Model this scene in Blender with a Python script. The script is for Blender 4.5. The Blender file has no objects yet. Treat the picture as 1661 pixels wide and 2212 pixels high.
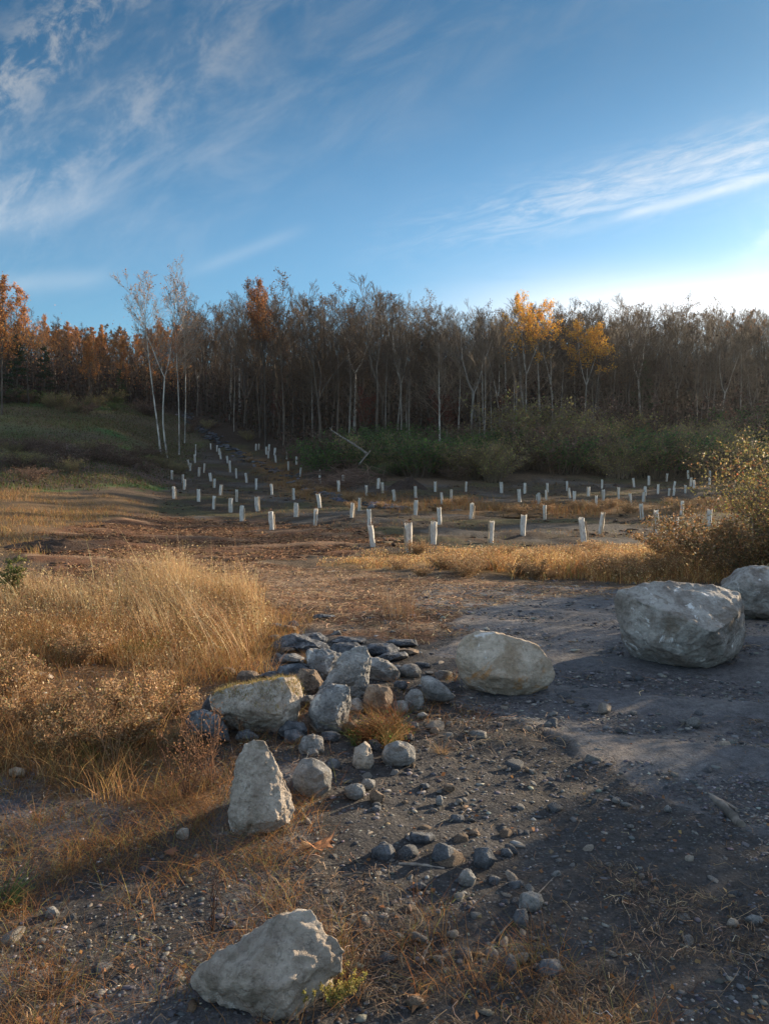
import bpy, bmesh, math, random
import numpy as np
from mathutils import Vector, noise as mnoise
C = bpy.context
scene = C.scene
R = math.radians
rnd = random.Random(11)
nr = np.random.default_rng(7)

# ------------------------------------------------------------------ camera
CAMH = 1.6
FLARE_HAZE = 0.00018
cd = bpy.data.cameras.new('camera'); cam = bpy.data.objects.new('camera', cd); scene.collection.objects.link(cam)
PITCH = math.atan(32/770)
cam.location = (0, 0, CAMH); cam.rotation_euler = (math.pi/2 - PITCH, 0, 0)
cd.sensor_fit = 'VERTICAL'; cd.sensor_height = 36.0; cd.lens = 770/1024*36.0
cd.clip_start = 0.05; cd.clip_end = 3000
scene.camera = cam
scene.render.resolution_x = 768; scene.render.resolution_y = 1024

# ------------------------------------------------------------------ light
SUN_AZ, SUN_EL = 55.0, 14.0          # azimuth clockwise from +Y (towards +X)
scene.view_settings.view_transform = 'Standard'
scene.view_settings.look = 'None'
scene.view_settings.gamma = 1.0
scene.view_settings.use_curve_mapping = False
scene.view_settings.exposure = 1.27
sd = bpy.data.lights.new('sun', 'SUN'); sd.energy = 5.0; sd.angle = R(0.55); sd.color = (1.0, 0.79, 0.54)
sun = bpy.data.objects.new('sun', sd); scene.collection.objects.link(sun)
sdir = Vector((math.sin(R(SUN_AZ))*math.cos(R(SUN_EL)), math.cos(R(SUN_AZ))*math.cos(R(SUN_EL)), math.sin(R(SUN_EL))))
sun.rotation_euler = sdir.to_track_quat('Z', 'Y').to_euler()
sun.location = (30, 30, 30)

# ------------------------------------------------------------------ node expression helper
class NX:
    """tiny expression builder for shader nodes"""
    def __init__(s, nt): s.nt = nt; s.L = nt.links
    def n(s, t, **kw):
        nd = s.nt.nodes.new(t)
        for k, v in kw.items(): setattr(nd, k, v)
        return nd
    def put(s, sock, v):
        if hasattr(v, 'is_linked') or isinstance(v, bpy.types.NodeSocket): s.L.new(v, sock)
        else:
            try: sock.default_value = v
            except Exception: sock.default_value = tuple(v) + (1,)
    def m(s, op, a, b=0.0, c=None, clamp=False):
        nd = s.n('ShaderNodeMath', operation=op); nd.use_clamp = clamp
        s.put(nd.inputs[0], a); s.put(nd.inputs[1], b)
        if c is not None: s.put(nd.inputs[2], c)
        return nd.outputs[0]
    def mix(s, f, a, b, blend='MIX'):
        nd = s.n('ShaderNodeMix', data_type='RGBA', blend_type=blend)
        s.put(nd.inputs[0], f)
        for i, v in ((6, a), (7, b)):
            if isinstance(v, bpy.types.NodeSocket): s.L.new(v, nd.inputs[i])
            else: nd.inputs[i].default_value = tuple(v)[:3] + (1,)
        return nd.outputs[2]
    def noise(s, vec, scale, detail=4, rough=.55, dist=0):
        nd = s.n('ShaderNodeTexNoise'); s.L.new(vec, nd.inputs['Vector'])
        nd.inputs['Scale'].default_value = scale; nd.inputs['Detail'].default_value = detail
        nd.inputs['Roughness'].default_value = rough; nd.inputs['Distortion'].default_value = dist
        return nd.outputs[0]
    def ramp(s, f, lo, hi):
        nd = s.n('ShaderNodeMapRange'); nd.interpolation_type = 'SMOOTHSTEP'
        s.put(nd.inputs[0], f); nd.inputs[1].default_value = lo; nd.inputs[2].default_value = hi
        return nd.outputs[0]
    def comb(s, x, y, z):
        nd = s.n('ShaderNodeCombineXYZ'); s.put(nd.inputs[0], x); s.put(nd.inputs[1], y); s.put(nd.inputs[2], z)
        return nd.outputs[0]

# ------------------------------------------------------------------ world sky with cirrus
world = bpy.data.worlds.new('World'); scene.world = world; world.use_nodes = True
wt = world.node_tree; wt.nodes.clear(); X = NX(wt)
sky = X.n('ShaderNodeTexSky', sky_type='NISHITA'); sky.sun_disc = False
sky.sun_elevation = R(SUN_EL); sky.sun_rotation = R(SUN_AZ)
sky.altitude = 200; sky.air_density = 1.0; sky.dust_density = 0.6; sky.ozone_density = 3.0
tc = X.n('ShaderNodeTexCoord'); sep = X.n('ShaderNodeSeparateXYZ'); wt.links.new(tc.outputs['Generated'], sep.inputs[0])
dx_, dy_, dz_ = sep.outputs
ysafe = X.m('MAXIMUM', dy_, 0.05)
U = X.m('DIVIDE', dx_, ysafe); E = X.m('DIVIDE', dz_, ysafe)
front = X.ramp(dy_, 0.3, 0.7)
def band(cu, ce, ang, w, lo, hi, feather):
    ca, sa = math.cos(R(ang)), math.sin(R(ang))
    du = X.m('SUBTRACT', U, cu); de = X.m('SUBTRACT', E, ce)
    al = X.m('ADD', X.m('MULTIPLY', du, ca), X.m('MULTIPLY', de, sa))
    pp = X.m('SUBTRACT', X.m('MULTIPLY', de, ca), X.m('MULTIPLY', du, sa))
    q = X.m('DIVIDE', pp, w)
    g = X.m('POWER', 2.718, X.m('MULTIPLY', X.m('MULTIPLY', q, q), -1.0))
    g = X.m('MULTIPLY', g, X.ramp(al, lo, lo+feather))
    g = X.m('MULTIPLY', g, X.m('SUBTRACT', 1.0, X.ramp(al, hi-feather, hi)))
    return g, al, pp
def streak(al, pp, sx, sy, detail, rough, lo, hi, dist=.4, z=0.0):
    v = X.comb(X.m('MULTIPLY', al, sx), X.m('MULTIPLY', pp, sy), z)
    return X.ramp(X.noise(v, 1.0, detail, rough, dist), lo, hi)
clouds = []
g, al, pp = band(-.42, .40, 38, .065, -.9, .62, .4)
clouds.append(X.m('MULTIPLY', X.m('MULTIPLY', g, streak(al, pp, 11, 18, 7, .68, .40, .72, .35)), .38))
# puffs, upper left
g, al, pp = band(-.42, .56, 42, .05, -.5, .33, .22)
clouds.append(X.m('MULTIPLY', X.m('MULTIPLY', g, streak(al, pp, 20, 26, 6, .66, .42, .66, .3, 4.0)), .6))
g, al, pp = band(-.1, .52, 27, .12, -.6, .7, .4)
clouds.append(X.m('MULTIPLY', X.m('MULTIPLY', g, streak(al, pp, 6, 14, 6, .66, .35, .8, .5, 8.0)), .26))
# right band
g, al, pp = band(.30, .372, 13, .035, -.42, .8, .5)
clouds.append(X.m('MULTIPLY', X.m('MULTIPLY', g, streak(al, pp, 12, 60, 7, .68, .34, .76, .8, 2.0)), .66))
g, al, pp = band(.45, .425, 17, .03, -.3, .8, .3)
clouds.append(X.m('MULTIPLY', X.m('MULTIPLY', g, streak(al, pp, 9, 40, 6, .65, .38, .75, 1.0, 6.0)), .45))
# thin trails
g, al, pp = band(.36, .352, 15, .006, -.18, .35, .15)
clouds.append(X.m('MULTIPLY', X.m('MULTIPLY', g, streak(al, pp, 6, 20, 3, .5, .2, .6, .3, 3.0)), .5))
g, al, pp = band(-.19, .288, 21, .008, -.09, .12, .07)
clouds.append(X.m('MULTIPLY', g, .11))
g, al, pp = band(-.42, .255, 5, .012, -.12, .10, .08)
clouds.append(X.m('MULTIPLY', g, .14))
g, al, pp = band(-.48, .335, 12, .02, -.2, .2, .15)
clouds.append(X.m('MULTIPLY', g, .2))
g, al, pp = band(.5, .33, 50, .03, -.1, .3, .12)
clouds.append(X.m('MULTIPLY', X.m('MULTIPLY', g, streak(al, pp, 6, 10, 5, .6, .3, .7, .6, 5.0)), .6))
# low bright bank on the right, towards the sun
g, al, pp = band(.42, .222, 2, .046, -.48, 1.6, .40)
clouds.append(X.m('MULTIPLY', X.m('MULTIPLY', g, X.ramp(streak(al, pp, 2.5, 22, 5, .6, .05, .75, .6, 7.0), -.5, .7)), .85))
tot = clouds[0]
for c in clouds[1:]:
    tot = X.m('SUBTRACT', X.m('ADD', tot, c), X.m('MULTIPLY', tot, c))
fill_veil = X.m('MULTIPLY', X.m('MULTIPLY', X.m('SUBTRACT', 1.0, front), X.m('MULTIPLY', X.ramp(dz_, .15, .6), X.ramp(X.noise(tc.outputs['Generated'], 3.0, 6, .6, .5), .2, .8))), .9)  # unseen bright cloud sheet behind and overhead, added to raise ambient fill
tot = X.m('ADD', X.m('MULTIPLY', tot, front), fill_veil, clamp=True)
gm = X.mix(X.ramp(E, .26, .60), (.53, .71, .72), (.235, .435, .48))
gm = X.mix(front, (.95, 1.0, 1.0), gm)  # unseen sky stays nearly ungraded, brighter for ambient fill
grade = X.mix(1.0, sky.outputs[0], gm, 'MULTIPLY')
bw = X.n('ShaderNodeRGBToBW'); wt.links.new(sky.outputs[0], bw.inputs[0])
cl = X.m('ADD', X.m('MULTIPLY', bw.outputs[0], X.m('SUBTRACT', .75, X.m('MULTIPLY', X.m('MULTIPLY', E, front), .6))), X.m('SUBTRACT', 2.6, X.m('MULTIPLY', X.ramp(E, .25, .6), X.m('MULTIPLY', front, 1.2))))
ccol = X.n('ShaderNodeVectorMath', operation='SCALE'); ccol.inputs[0].default_value = (1.0, 1.02, 1.04)
wt.links.new(cl, ccol.inputs['Scale'])
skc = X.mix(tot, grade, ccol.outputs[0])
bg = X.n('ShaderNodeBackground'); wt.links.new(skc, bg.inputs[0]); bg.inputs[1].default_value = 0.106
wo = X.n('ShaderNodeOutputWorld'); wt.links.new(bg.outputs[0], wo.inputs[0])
world.cycles.sampling_method = 'MANUAL'; world.cycles.sample_map_resolution = 512

# ------------------------------------------------------------------ terrain height
# horizon row 1038, focal 1665 in the measuring scale used for layout (1661 x 2212)
COLS = np.array([-400, 0, 200, 400, 560, 830, 1100, 1400, 1661, 2200.]); COLU = (COLS-830.5)/1665
YN = np.array([-60, 0, 6, 10, 14, 19, 24, 30, 38, 46, 58, 72, 90, 120, 160, 220, 320, 620.])
ZT = np.array([
 #  -60  0  6   10    14   19   24   30   38   46   58   72   90   120  160  220  320 620
 [0, 0, .0,  .02, -.1,  .05, .35, .8, 1.6, 2.8, 5.0, 8.0, 11.8,  19,  27,  33,  35, 36],
 [0, 0, .0,  .02, -.15, .0,  .25, .6, 1.3, 2.4, 4.6, 7.5, 11.3,18.5,  26,  32,  34, 36],
 [0, 0, .0,  .02, -.15,-.1,  .1,  .4, 1.1, 2.1, 3.9, 6.6, 10.3,  17,  25,  32,  34, 36],
 [0, 0, .0,  .0,  -.15,-.25,-.2,  .0,  .4, .9,  1.9, 4.0, 8.0, 15,  24,  30,  32, 34],
 [0, 0, .0,  .0,  -.15,-.25,-.25,-.1,  .3, .7,  1.6, 3.6, 8.0, 16,  25,  30,  31, 32],
 [0, 0, .0,  .0,  -.1, -.2, -.15, .1,  .4, .8,  2.2, 5.2, 10,  18,  26,  30,  31, 32],
 [0, 0, .0,  .0,  -.1, -.25,-.3, -.1,  .3, .7,  2.0, 5.0, 10,  18,  26,  30,  31, 32],
 [0, 0, .0,  .0,  -.1, -.25,-.3, -.1,  .3, .8,  1.7, 4.0, 9.0, 17,  26,  30,  31, 32],
 [0, 0, .0,  .0,  -.1, -.2, -.2,  .0,  .4, .9,  1.8, 4.0, 8.5, 16,  25,  29,  30, 32],
 [0, 0, .0,  .0,  -.1, -.2, -.2,  .0,  .4, .9,  1.8, 4.0, 7.0, 10,  12,  14,  15, 18]])
def _ss(t): return t*t*(3-2*t)
def G(x, y, micro=False):
    x = np.asarray(x, float); y = np.asarray(y, float)
    u = x/np.maximum(y, 4.0)
    i = np.clip(np.searchsorted(COLU, u)-1, 0, len(COLU)-2)
    a = np.clip((u-COLU[i])/(COLU[i+1]-COLU[i]), 0, 1); a = _ss(a)
    j = np.clip(np.searchsorted(YN, y)-1, 0, len(YN)-2)
    t = np.clip((y-YN[j])/(YN[j+1]-YN[j]), 0, 1)
    # catmull style slopes along y
    def zc(ii):
        z0 = ZT[ii, np.maximum(j-1, 0)]; z1 = ZT[ii, j]; z2 = ZT[ii, j+1]; z3 = ZT[ii, np.minimum(j+2, len(YN)-1)]
        y0 = YN[np.maximum(j-1, 0)]; y1 = YN[j]; y2 = YN[j+1]; y3 = YN[np.minimum(j+2, len(YN)-1)]
        h = y2-y1
        m1 = (z2-z0)/np.maximum(y2-y0, 1e-6)*h; m2 = (z3-z1)/np.maximum(y3-y1, 1e-6)*h
        t2 = t*t; t3 = t2*t
        return (2*t3-3*t2+1)*z1 + (t3-2*t2+t)*m1 + (-2*t3+3*t2)*z2 + (t3-t2)*m2
    z = zc(i)*(1-a) + zc(i+1)*a
    d = np.hypot(x, y)
    # gentle undulation
    z = z + .03*np.sin(x*1.1+.7*y+1)*np.sin(y*.9-.4*x) * np.clip((d-1)/4, 0, 1)
    z = z + .10*np.sin(x*.31+1.3)*np.sin(y*.27+.5+.1*x) * np.clip((d-14)/20, 0, 1)
    # left bank of earth where the grass grows
    z = z + .16*np.exp(-((x+3.6)/2.2)**2-((y-8.0)/2.6)**2)
    # low mound under the heap of stones
    z = z + .07*np.exp(-((x+.7)/.75)**2-((y-4.7)/1.1)**2)
    return z

F0 = 1665.0
cp, sp = math.cos(PITCH), math.sin(PITCH)
def ray(px, py):
    a = (np.asarray(px, float)-830.5)/F0; b = -(np.asarray(py, float)-1106)/F0
    dxx = a; dyy = cp + b*sp; dzz = -sp + b*cp
    return np.stack([dxx/dyy, np.ones_like(dxx*dyy), dzz/dyy], -1)     # per unit depth y
def P(px, py):
    """ground point seen in that direction"""
    r = ray(px, py)
    ys = np.concatenate([np.arange(1.2, 20, .02), np.arange(20, 100, .1), np.arange(100, 330, .5)])
    z = G(r[0]*ys, ys); h = CAMH + r[2]*ys - z
    k = np.argmax(h < 0)
    if h[k] >= 0: k = len(ys)-1
    y1 = ys[k]
    if k > 0:
        h0, h1 = h[k-1], h[k]; y1 = ys[k-1] + (ys[k]-ys[k-1])*h0/(h0-h1+1e-9)
    x = r[0]*y1
    return Vector((x, y1, float(G(x, y1))))
def proj(x, y, z):
    dz = z-CAMH
    f = y*cp - dz*sp; v = y*sp + dz*cp
    return 830.5 + F0*x/f, 1106 - F0*v/f

# ------------------------------------------------------------------ object helpers
def link(o): scene.collection.objects.link(o); return o
def tag(o, label=None, cat=None, group=None, kind=None):
    if label: o['label'] = label
    if cat: o['category'] = cat
    if group: o['group'] = group
    if kind: o['kind'] = kind
    return o
def empty(name, loc=(0, 0, 0), rz=0):
    o = bpy.data.objects.new(name, None); o.location = loc; o.rotation_euler = (0, 0, rz); o.empty_display_size = .1
    return link(o)
class MB:
    def __init__(s): s.v = []; s.f = {3: [], 4: []}; s.c = []; s.n = 0
    def add(s, v, f, c=(1, 1, 1)):
        v = np.asarray(v, np.float32).reshape(-1, 3); f = np.asarray(f, np.int64)
        c = np.asarray(c, np.float32)
        if c.ndim == 1: c = np.broadcast_to(c, (len(v), 3))
        s.v.append(v); s.c.append(c); s.f[f.shape[1]].append(f + s.n); s.n += len(v)
        return s
    def arrays(s):
        v = np.concatenate(s.v) if s.v else np.zeros((0, 3), np.float32)
        c = np.concatenate(s.c) if s.c else np.zeros((0, 3), np.float32)
        t = np.concatenate(s.f[3]) if s.f[3] else np.zeros((0, 3), np.int64)
        q = np.concatenate(s.f[4]) if s.f[4] else np.zeros((0, 4), np.int64)
        return v, t, q, c
    def mesh(s, name, mat, smooth=False):
        v, t, q, c = s.arrays()
        me = bpy.data.meshes.new(name)
        me.vertices.add(len(v)); me.vertices.foreach_set('co', v.ravel())
        nl = t.size+q.size
        me.loops.add(nl); me.loops.foreach_set('vertex_index', np.concatenate([t.ravel(), q.ravel()]).astype(np.int32))
        me.polygons.add(len(t)+len(q))
        st = np.concatenate([np.arange(len(t))*3, len(t)*3+np.arange(len(q))*4]).astype(np.int32)
        me.polygons.foreach_set('loop_start', st)
        try: me.polygons.foreach_set('loop_total', np.concatenate([np.full(len(t), 3), np.full(len(q), 4)]).astype(np.int32))
        except Exception: pass
        me.update(calc_edges=True)
        if smooth: me.polygons.foreach_set('use_smooth', np.ones(len(t)+len(q), bool))
        a = me.attributes.new('Col', 'FLOAT_COLOR', 'POINT')
        a.data.foreach_set('color', np.concatenate([c, np.ones((len(c), 1), np.float32)], 1).ravel().astype(np.float32))
        if mat: me.materials.append(mat)
        me.update()
        return me
    def build(s, name, mat, parent=None, smooth=False):
        o = bpy.data.objects.new(name, s.mesh(name, mat, smooth)); link(o)
        if parent: o.parent = parent
        return o
def copy_tree(o, parent=None):
    c = o.copy(); link(c)
    if parent: c.parent = parent
    for ch in list(o.children): copy_tree(ch, c)
    return c

def tube(mb, pts, rad, n=4, col=(1, 1, 1), cap=False):
    pts = [Vector(p) for p in pts]; k = len(pts); vs = []
    ref = Vector((.31, .95, .1))
    for i, p in enumerate(pts):
        d = (pts[min(i+1, k-1)]-pts[max(i-1, 0)])
        if d.length < 1e-9: d = Vector((0, 0, 1))
        d.normalize()
        a = d.cross(ref)
        if a.length < .1: a = d.cross(Vector((1, 0, 0)))
        a.normalize(); b = d.cross(a)
        for j in range(n):
            t = 2*math.pi*j/n
            vs.append(p + (a*math.cos(t)+b*math.sin(t))*rad[i])
    fs = []
    for i in range(k-1):
        for j in range(n):
            fs.append((i*n+j, i*n+(j+1) % n, (i+1)*n+(j+1) % n, (i+1)*n+j))
    mb.add([tuple(v) for v in vs], fs, col)
    if cap:
        for base in (0, (k-1)*n):
            ctr = sum((vs[base+j] for j in range(n)), Vector())/n
            vv = [tuple(vs[base+j]) for j in range(n)]+[tuple(ctr)]
            mb.add(vv, [(j, (j+1) % n, n) if base else ((j+1) % n, j, n) for j in range(n)], col)

def ribbons(mb, base, head, height, lean, width, col, nseg=3, droop=2.0, tipcol=None):
    """grass blades: base Nx3, head angle of lean, height, horizontal lean, width; all arrays"""
    N = len(base)
    s = np.linspace(0, 1, nseg+1)
    lx = np.cos(head)*lean; ly = np.sin(head)*lean
    wa = nr.uniform(0, math.pi*2, N); wx = np.cos(wa)*width/2; wy = np.sin(wa)*width/2
    V = np.zeros((N, nseg+1, 2, 3), np.float32)
    for k, t in enumerate(s):
        x = base[:, 0]+lx*t**droop; y = base[:, 1]+ly*t**droop; z = base[:, 2]+height*(t-.12*t*t*np.clip(lean/height, 0, 3))
        tap = 1-.85*t
        V[:, k, 0] = np.stack([x-wx*tap, y-wy*tap, z], 1); V[:, k, 1] = np.stack([x+wx*tap, y+wy*tap, z], 1)
    idx = np.arange(N)[:, None]*(nseg+1)*2
    F = []
    for k in range(nseg):
        b = idx+k*2
        F.append(np.concatenate([b, b+1, b+3, b+2], 1))
    F = np.concatenate(F)
    cc = np.repeat(col[:, None, :], (nseg+1)*2, 1)
    if tipcol is not None:
        tt = np.repeat(s, 2)[None, :, None]
        cc = cc*(1-tt)+tipcol[:, None, :]*tt
    mb.add(V.reshape(-1, 3), F, cc.reshape(-1, 3))

def leaves(mb, cen, size, col, flat=0.0, asp=.6):
    N = len(cen)
    a = nr.normal(size=(N, 3)); a[:, 2] *= (1-flat)
    a /= np.linalg.norm(a, axis=1)[:, None]
    b = nr.normal(size=(N, 3)); b[:, 2] *= (1-flat)
    b -= a*(a*b).sum(1)[:, None]; b /= np.linalg.norm(b, axis=1)[:, None]
    n = np.cross(a, b)
    s = size[:, None]
    v = np.stack([cen-a*s*.5, cen+b*s*asp*.5+n*s*.12, cen+a*s*.5, cen-b*s*asp*.5+n*s*.12], 1)
    f = np.arange(N)[:, None]*4+np.array([0, 1, 2, 3])
    mb.add(v.reshape(-1, 3), f, np.repeat(col, 4, 0))

def pick(N, palette, jit=.18):
    pal = np.array([p[:3] for p in palette]); w = np.array([p[3] if len(p) > 3 else 1. for p in palette]); w = w/w.sum()
    c = pal[nr.choice(len(pal), N, p=w)]
    return np.clip(c*np.exp(nr.normal(0, jit, (N, 1)))*np.exp(nr.normal(0, min(jit*.3, .05), (N, 3))), 0, 1)

# ------------------------------------------------------------------ materials
def newmat(name):
    m = bpy.data.materials.new(name); m.use_nodes = True; m.node_tree.nodes.clear()
    return m, NX(m.node_tree)
def veg_mat(name, transl=.35, rough=.7, vary=.25):
    m, x = newmat(name); nt = m.node_tree
    at = x.n('ShaderNodeAttribute', attribute_name='Col')
    oi = x.n('ShaderNodeObjectInfo')
    f = x.m('ADD', x.m('MULTIPLY', oi.outputs['Random'], vary*2), 1-vary)
    sc = x.n('ShaderNodeVectorMath', operation='SCALE'); nt.links.new(at.outputs['Color'], sc.inputs[0]); nt.links.new(f, sc.inputs['Scale'])
    pb = x.n('ShaderNodeBsdfPrincipled'); nt.links.new(sc.outputs[0], pb.inputs['Base Color']); pb.inputs['Roughness'].default_value = rough
    pb.inputs['Specular IOR Level'].default_value = .25
    out = x.n('ShaderNodeOutputMaterial')
    if transl:
        tr = x.n('ShaderNodeBsdfTranslucent'); nt.links.new(sc.outputs[0], tr.inputs[0])
        mx = x.n('ShaderNodeMixShader'); mx.inputs[0].default_value = transl
        nt.links.new(pb.outputs[0], mx.inputs[1]); nt.links.new(tr.outputs[0], mx.inputs[2]); nt.links.new(mx.outputs[0], out.inputs[0])
    else: nt.links.new(pb.outputs[0], out.inputs[0])
    return m
M_grass = veg_mat('dry_grass', .45)
M_leaf = veg_mat('leaf', .45, .6)
M_wood = veg_mat('twig', 0, .85)
M_stuff = veg_mat('litter', .15, .85, 0)
def bark_mat(name, c1, c2, sc=3, vary=.3):
    m, x = newmat(name); nt = m.node_tree
    tcn = x.n('ShaderNodeTexCoord'); oi = x.n('ShaderNodeObjectInfo')
    mp = x.n('ShaderNodeMapping'); mp.inputs['Scale'].default_value = (1, 1, .35); nt.links.new(tcn.outputs['Object'], mp.inputs[0])
    f = x.noise(mp.outputs[0], sc, 5, .65)
    c = x.mix(x.ramp(f, .38, .62), c1, c2)
    fr = x.m('ADD', x.m('MULTIPLY', oi.outputs['Random'], vary*2), 1-vary)
    s2 = x.n('ShaderNodeVectorMath', operation='SCALE'); nt.links.new(c, s2.inputs[0]); nt.links.new(fr, s2.inputs['Scale'])
    pb = x.n('ShaderNodeBsdfPrincipled'); nt.links.new(s2.outputs[0], pb.inputs['Base Color']); pb.inputs['Roughness'].default_value = .85
    out = x.n('ShaderNodeOutputMaterial'); nt.links.new(pb.outputs[0], out.inputs[0])
    return m
M_bark = bark_mat('grey_bark', (.045, .034, .026), (.11, .085, .065), vary=.45)
M_bark_pale = bark_mat('pale_bark', (.17, .15, .125), (.42, .385, .34), 2.2, .4)
M_bark_white = bark_mat('white_bark', (.16, .145, .125), (.50, .47, .42), 2.6, .08)
M_stake = bark_mat('stake_wood', (.22, .15, .09), (.36, .27, .17), 12)
M_log = bark_mat('weathered_wood', (.07, .06, .05), (.24, .21, .18), 6)

def rock_mat(name, c1, c2, c3=None, w3=.0, scale=3.0, bump=.8, stain=None, sw=.0, speck=.4):
    m, x = newmat(name); nt = m.node_tree
    tcn = x.n('ShaderNodeTexCoord'); v = tcn.outputs['Object']
    f = x.noise(v, scale, 9, .68, .3)
    c = x.mix(x.ramp(f, .36, .64), c1, c2)
    f2 = x.noise(v, scale*6, 6, .7)
    c = x.mix(x.m('MULTIPLY', x.ramp(f2, .46, .70), speck), c, tuple(a*.35 for a in c1))
    if c3:
        g = x.noise(v, scale*.9, 7, .72, .9)
        c = x.mix(x.m('MULTIPLY', x.ramp(g, .62-w3, .67-w3), .85), c, c3)
    if stain:
        mp = x.n('ShaderNodeMapping'); mp.inputs['Location'].default_value = (7.3, 1.1, 3.7); nt.links.new(v, mp.inputs[0])
        g = x.noise(mp.outputs[0], scale*.7, 6, .65, .5)
        c = x.mix(x.m('MULTIPLY', x.ramp(g, .60-sw, .68-sw), .8), c, stain)
    pb = x.n('ShaderNodeBsdfPrincipled'); nt.links.new(c, pb.inputs['Base Color']); pb.inputs['Roughness'].default_value = .82
    pb.inputs['Specular IOR Level'].default_value = .35
    b1 = x.noise(v, scale*3.5, 10, .72)
    vo = x.n('ShaderNodeTexVoronoi'); vo.feature = 'F1'; vo.inputs['Scale'].default_value = scale*9; nt.links.new(v, vo.inputs['Vector'])
    ve = x.n('ShaderNodeTexVoronoi'); ve.feature = 'DISTANCE_TO_EDGE'; ve.inputs['Scale'].default_value = scale*.7
    dv = x.n('ShaderNodeTexNoise'); dv.inputs['Scale'].default_value = scale*1.4; dv.inputs['Detail'].default_value = 6; nt.links.new(v, dv.inputs['Vector'])
    dm = x.n('ShaderNodeVectorMath', operation='MULTIPLY_ADD'); nt.links.new(dv.outputs['Color'], dm.inputs[0]); dm.inputs[1].default_value = (.5/scale*4,)*3; nt.links.new(v, dm.inputs[2]); nt.links.new(dm.outputs[0], ve.inputs['Vector'])
    crack = x.m('SUBTRACT', 1.0, x.ramp(ve.outputs['Distance'], .0, .02))
    nt.links.new(x.mix(x.m('MULTIPLY', crack, .14), c, tuple(a*.3 for a in c1)), pb.inputs['Base Color'])
    h = x.m('ADD', x.m('MULTIPLY', b1, 1.5), x.m('MULTIPLY', vo.outputs['Distance'], .22)); h = x.m('SUBTRACT', h, x.m('MULTIPLY', crack, .14))
    bp = x.n('ShaderNodeBump'); bp.inputs['Strength'].default_value = bump; bp.inputs['Distance'].default_value = .30/scale
    nt.links.new(h, bp.inputs['Height']); nt.links.new(bp.outputs[0], pb.inputs['Normal'])
    out = x.n('ShaderNodeOutputMaterial'); nt.links.new(pb.outputs[0], out.inputs[0])
    return m
R_gray = rock_mat('grey_stone', (.22, .22, .215), (.46, .45, .43), (.68, .66, .62), .05, 9, .9, (.18, .15, .12), .03, .6)
R_pale = rock_mat('pale_limestone', (.40, .335, .275), (.69, .61, .52), (.82, .77, .71), .05, 7, .9, (.24, .20, .15), .03, .6)
R_big = rock_mat('boulder_stone', (.22, .19, .165), (.50, .475, .44), (.92, .92, .92), .04, 3.6, .7, (.20, .16, .12), .05, .5)
R_tan = rock_mat('tan_stained_stone', (.38, .29, .205), (.66, .57, .47), (.92, .90, .88), .04, 4.2, .7, (.46, .22, .06), .06, .4)
R_slate = rock_mat('dark_slate', (.075, .085, .10), (.27, .285, .31), (.52, .50, .46), .05, 11, 1.0, speck=.6)
R_brown = rock_mat('brown_stone', (.18, .13, .095), (.44, .33, .24), (.62, .50, .38), .05, 10, 1.0, speck=.6)
R_white = rock_mat('white_veined_stone', (.22, .22, .22), (.48, .48, .47), (.85, .83, .78), .09, 8, 1.0, speck=.6)

# ------------------------------------------------------------------ ground zones
def poly(pts, near=None): return np.array([(P(a, b)[0], P(a, b)[1]) for a, b in pts])
def inside(x, y, pg):
    r = np.zeros(x.shape, bool); n = len(pg); j = n-1
    for i in range(n):
        xi, yi = pg[i]; xj, yj = pg[j]
        c = ((yi > y) != (yj > y)) & (x < (xj-xi)*(y-yi)/((yj-yi)+1e-12)+xi)
        r ^= c; j = i
    return r
def vnoise(x, y, s, seed=0):
    """cheap value noise, vectorised"""
    x = x/s+seed*17.3; y = y/s+seed*9.1
    xi = np.floor(x); yi = np.floor(y); fx = _ss(x-xi); fy = _ss(y-yi)
    def h(a, b):
        q = np.sin(a*127.1+b*311.7+seed*74.7)*43758.5453
        return q-np.floor(q)
    return (h(xi, yi)*(1-fx)+h(xi+1, yi)*fx)*(1-fy)+(h(xi, yi+1)*(1-fx)+h(xi+1, yi+1)*fx)*fy
def fbm(x, y, s, seed=0, o=4):
    r = 0; a = .5; t = 0
    for k in range(o):
        r = r+a*vnoise(x, y, s/2**k, seed+k*3); t += a; a *= .55
    return r/t
Z_tall = poly([(-700, 1330), (0, 1312), (250, 1296), (460, 1292), (540, 1330), (580, 1370), (540, 1430), (430, 1440), (330, 1425), (150, 1420), (0, 1450), (-700, 1450)])
Z_short = poly([(-700, 1310), (30, 1310), (500, 1270), (620, 1330), (620, 1380), (530, 1440), (450, 1520), (390, 1570), (420, 1640), (490, 1720), (430, 1740), (200, 1730), (60, 1700), (-900, 1740)])
Z_mid = poly([(690, 1215), (830, 1192), (1000, 1186), (1250, 1184), (1450, 1180), (2000, 1170), (2300, 1230), (1750, 1245), (1450, 1262), (1330, 1262), (1240, 1250), (1100, 1248), (990, 1235), (880, 1222), (780, 1232)])
Z_weed = poly([(500, 962), (600, 1000), (680, 1050), (830, 1075), (1050, 1082), (1180, 1092), (1500, 1080), (1900, 1080), (1900, 1112), (1500, 1112), (1190, 1122), (1060, 1112), (870, 1108), (760, 1092), (640, 1078), (560, 1010)])
Z_gold = poly([(-900, 1060), (120, 1064), (330, 1090), (260, 1120), (120, 1140), (100, 1200), (-900, 1230)])
Z_meadow = poly([(-900, 870), (300, 874), (395, 900), (440, 960), (400, 1000), (350, 1060), (100, 1062), (-900, 1058)])
Z_bramble = poly([(-900, 950), (150, 955), (300, 985), (390, 1010), (370, 1045), (200, 1052), (0, 1058), (-900, 1058)])
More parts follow.
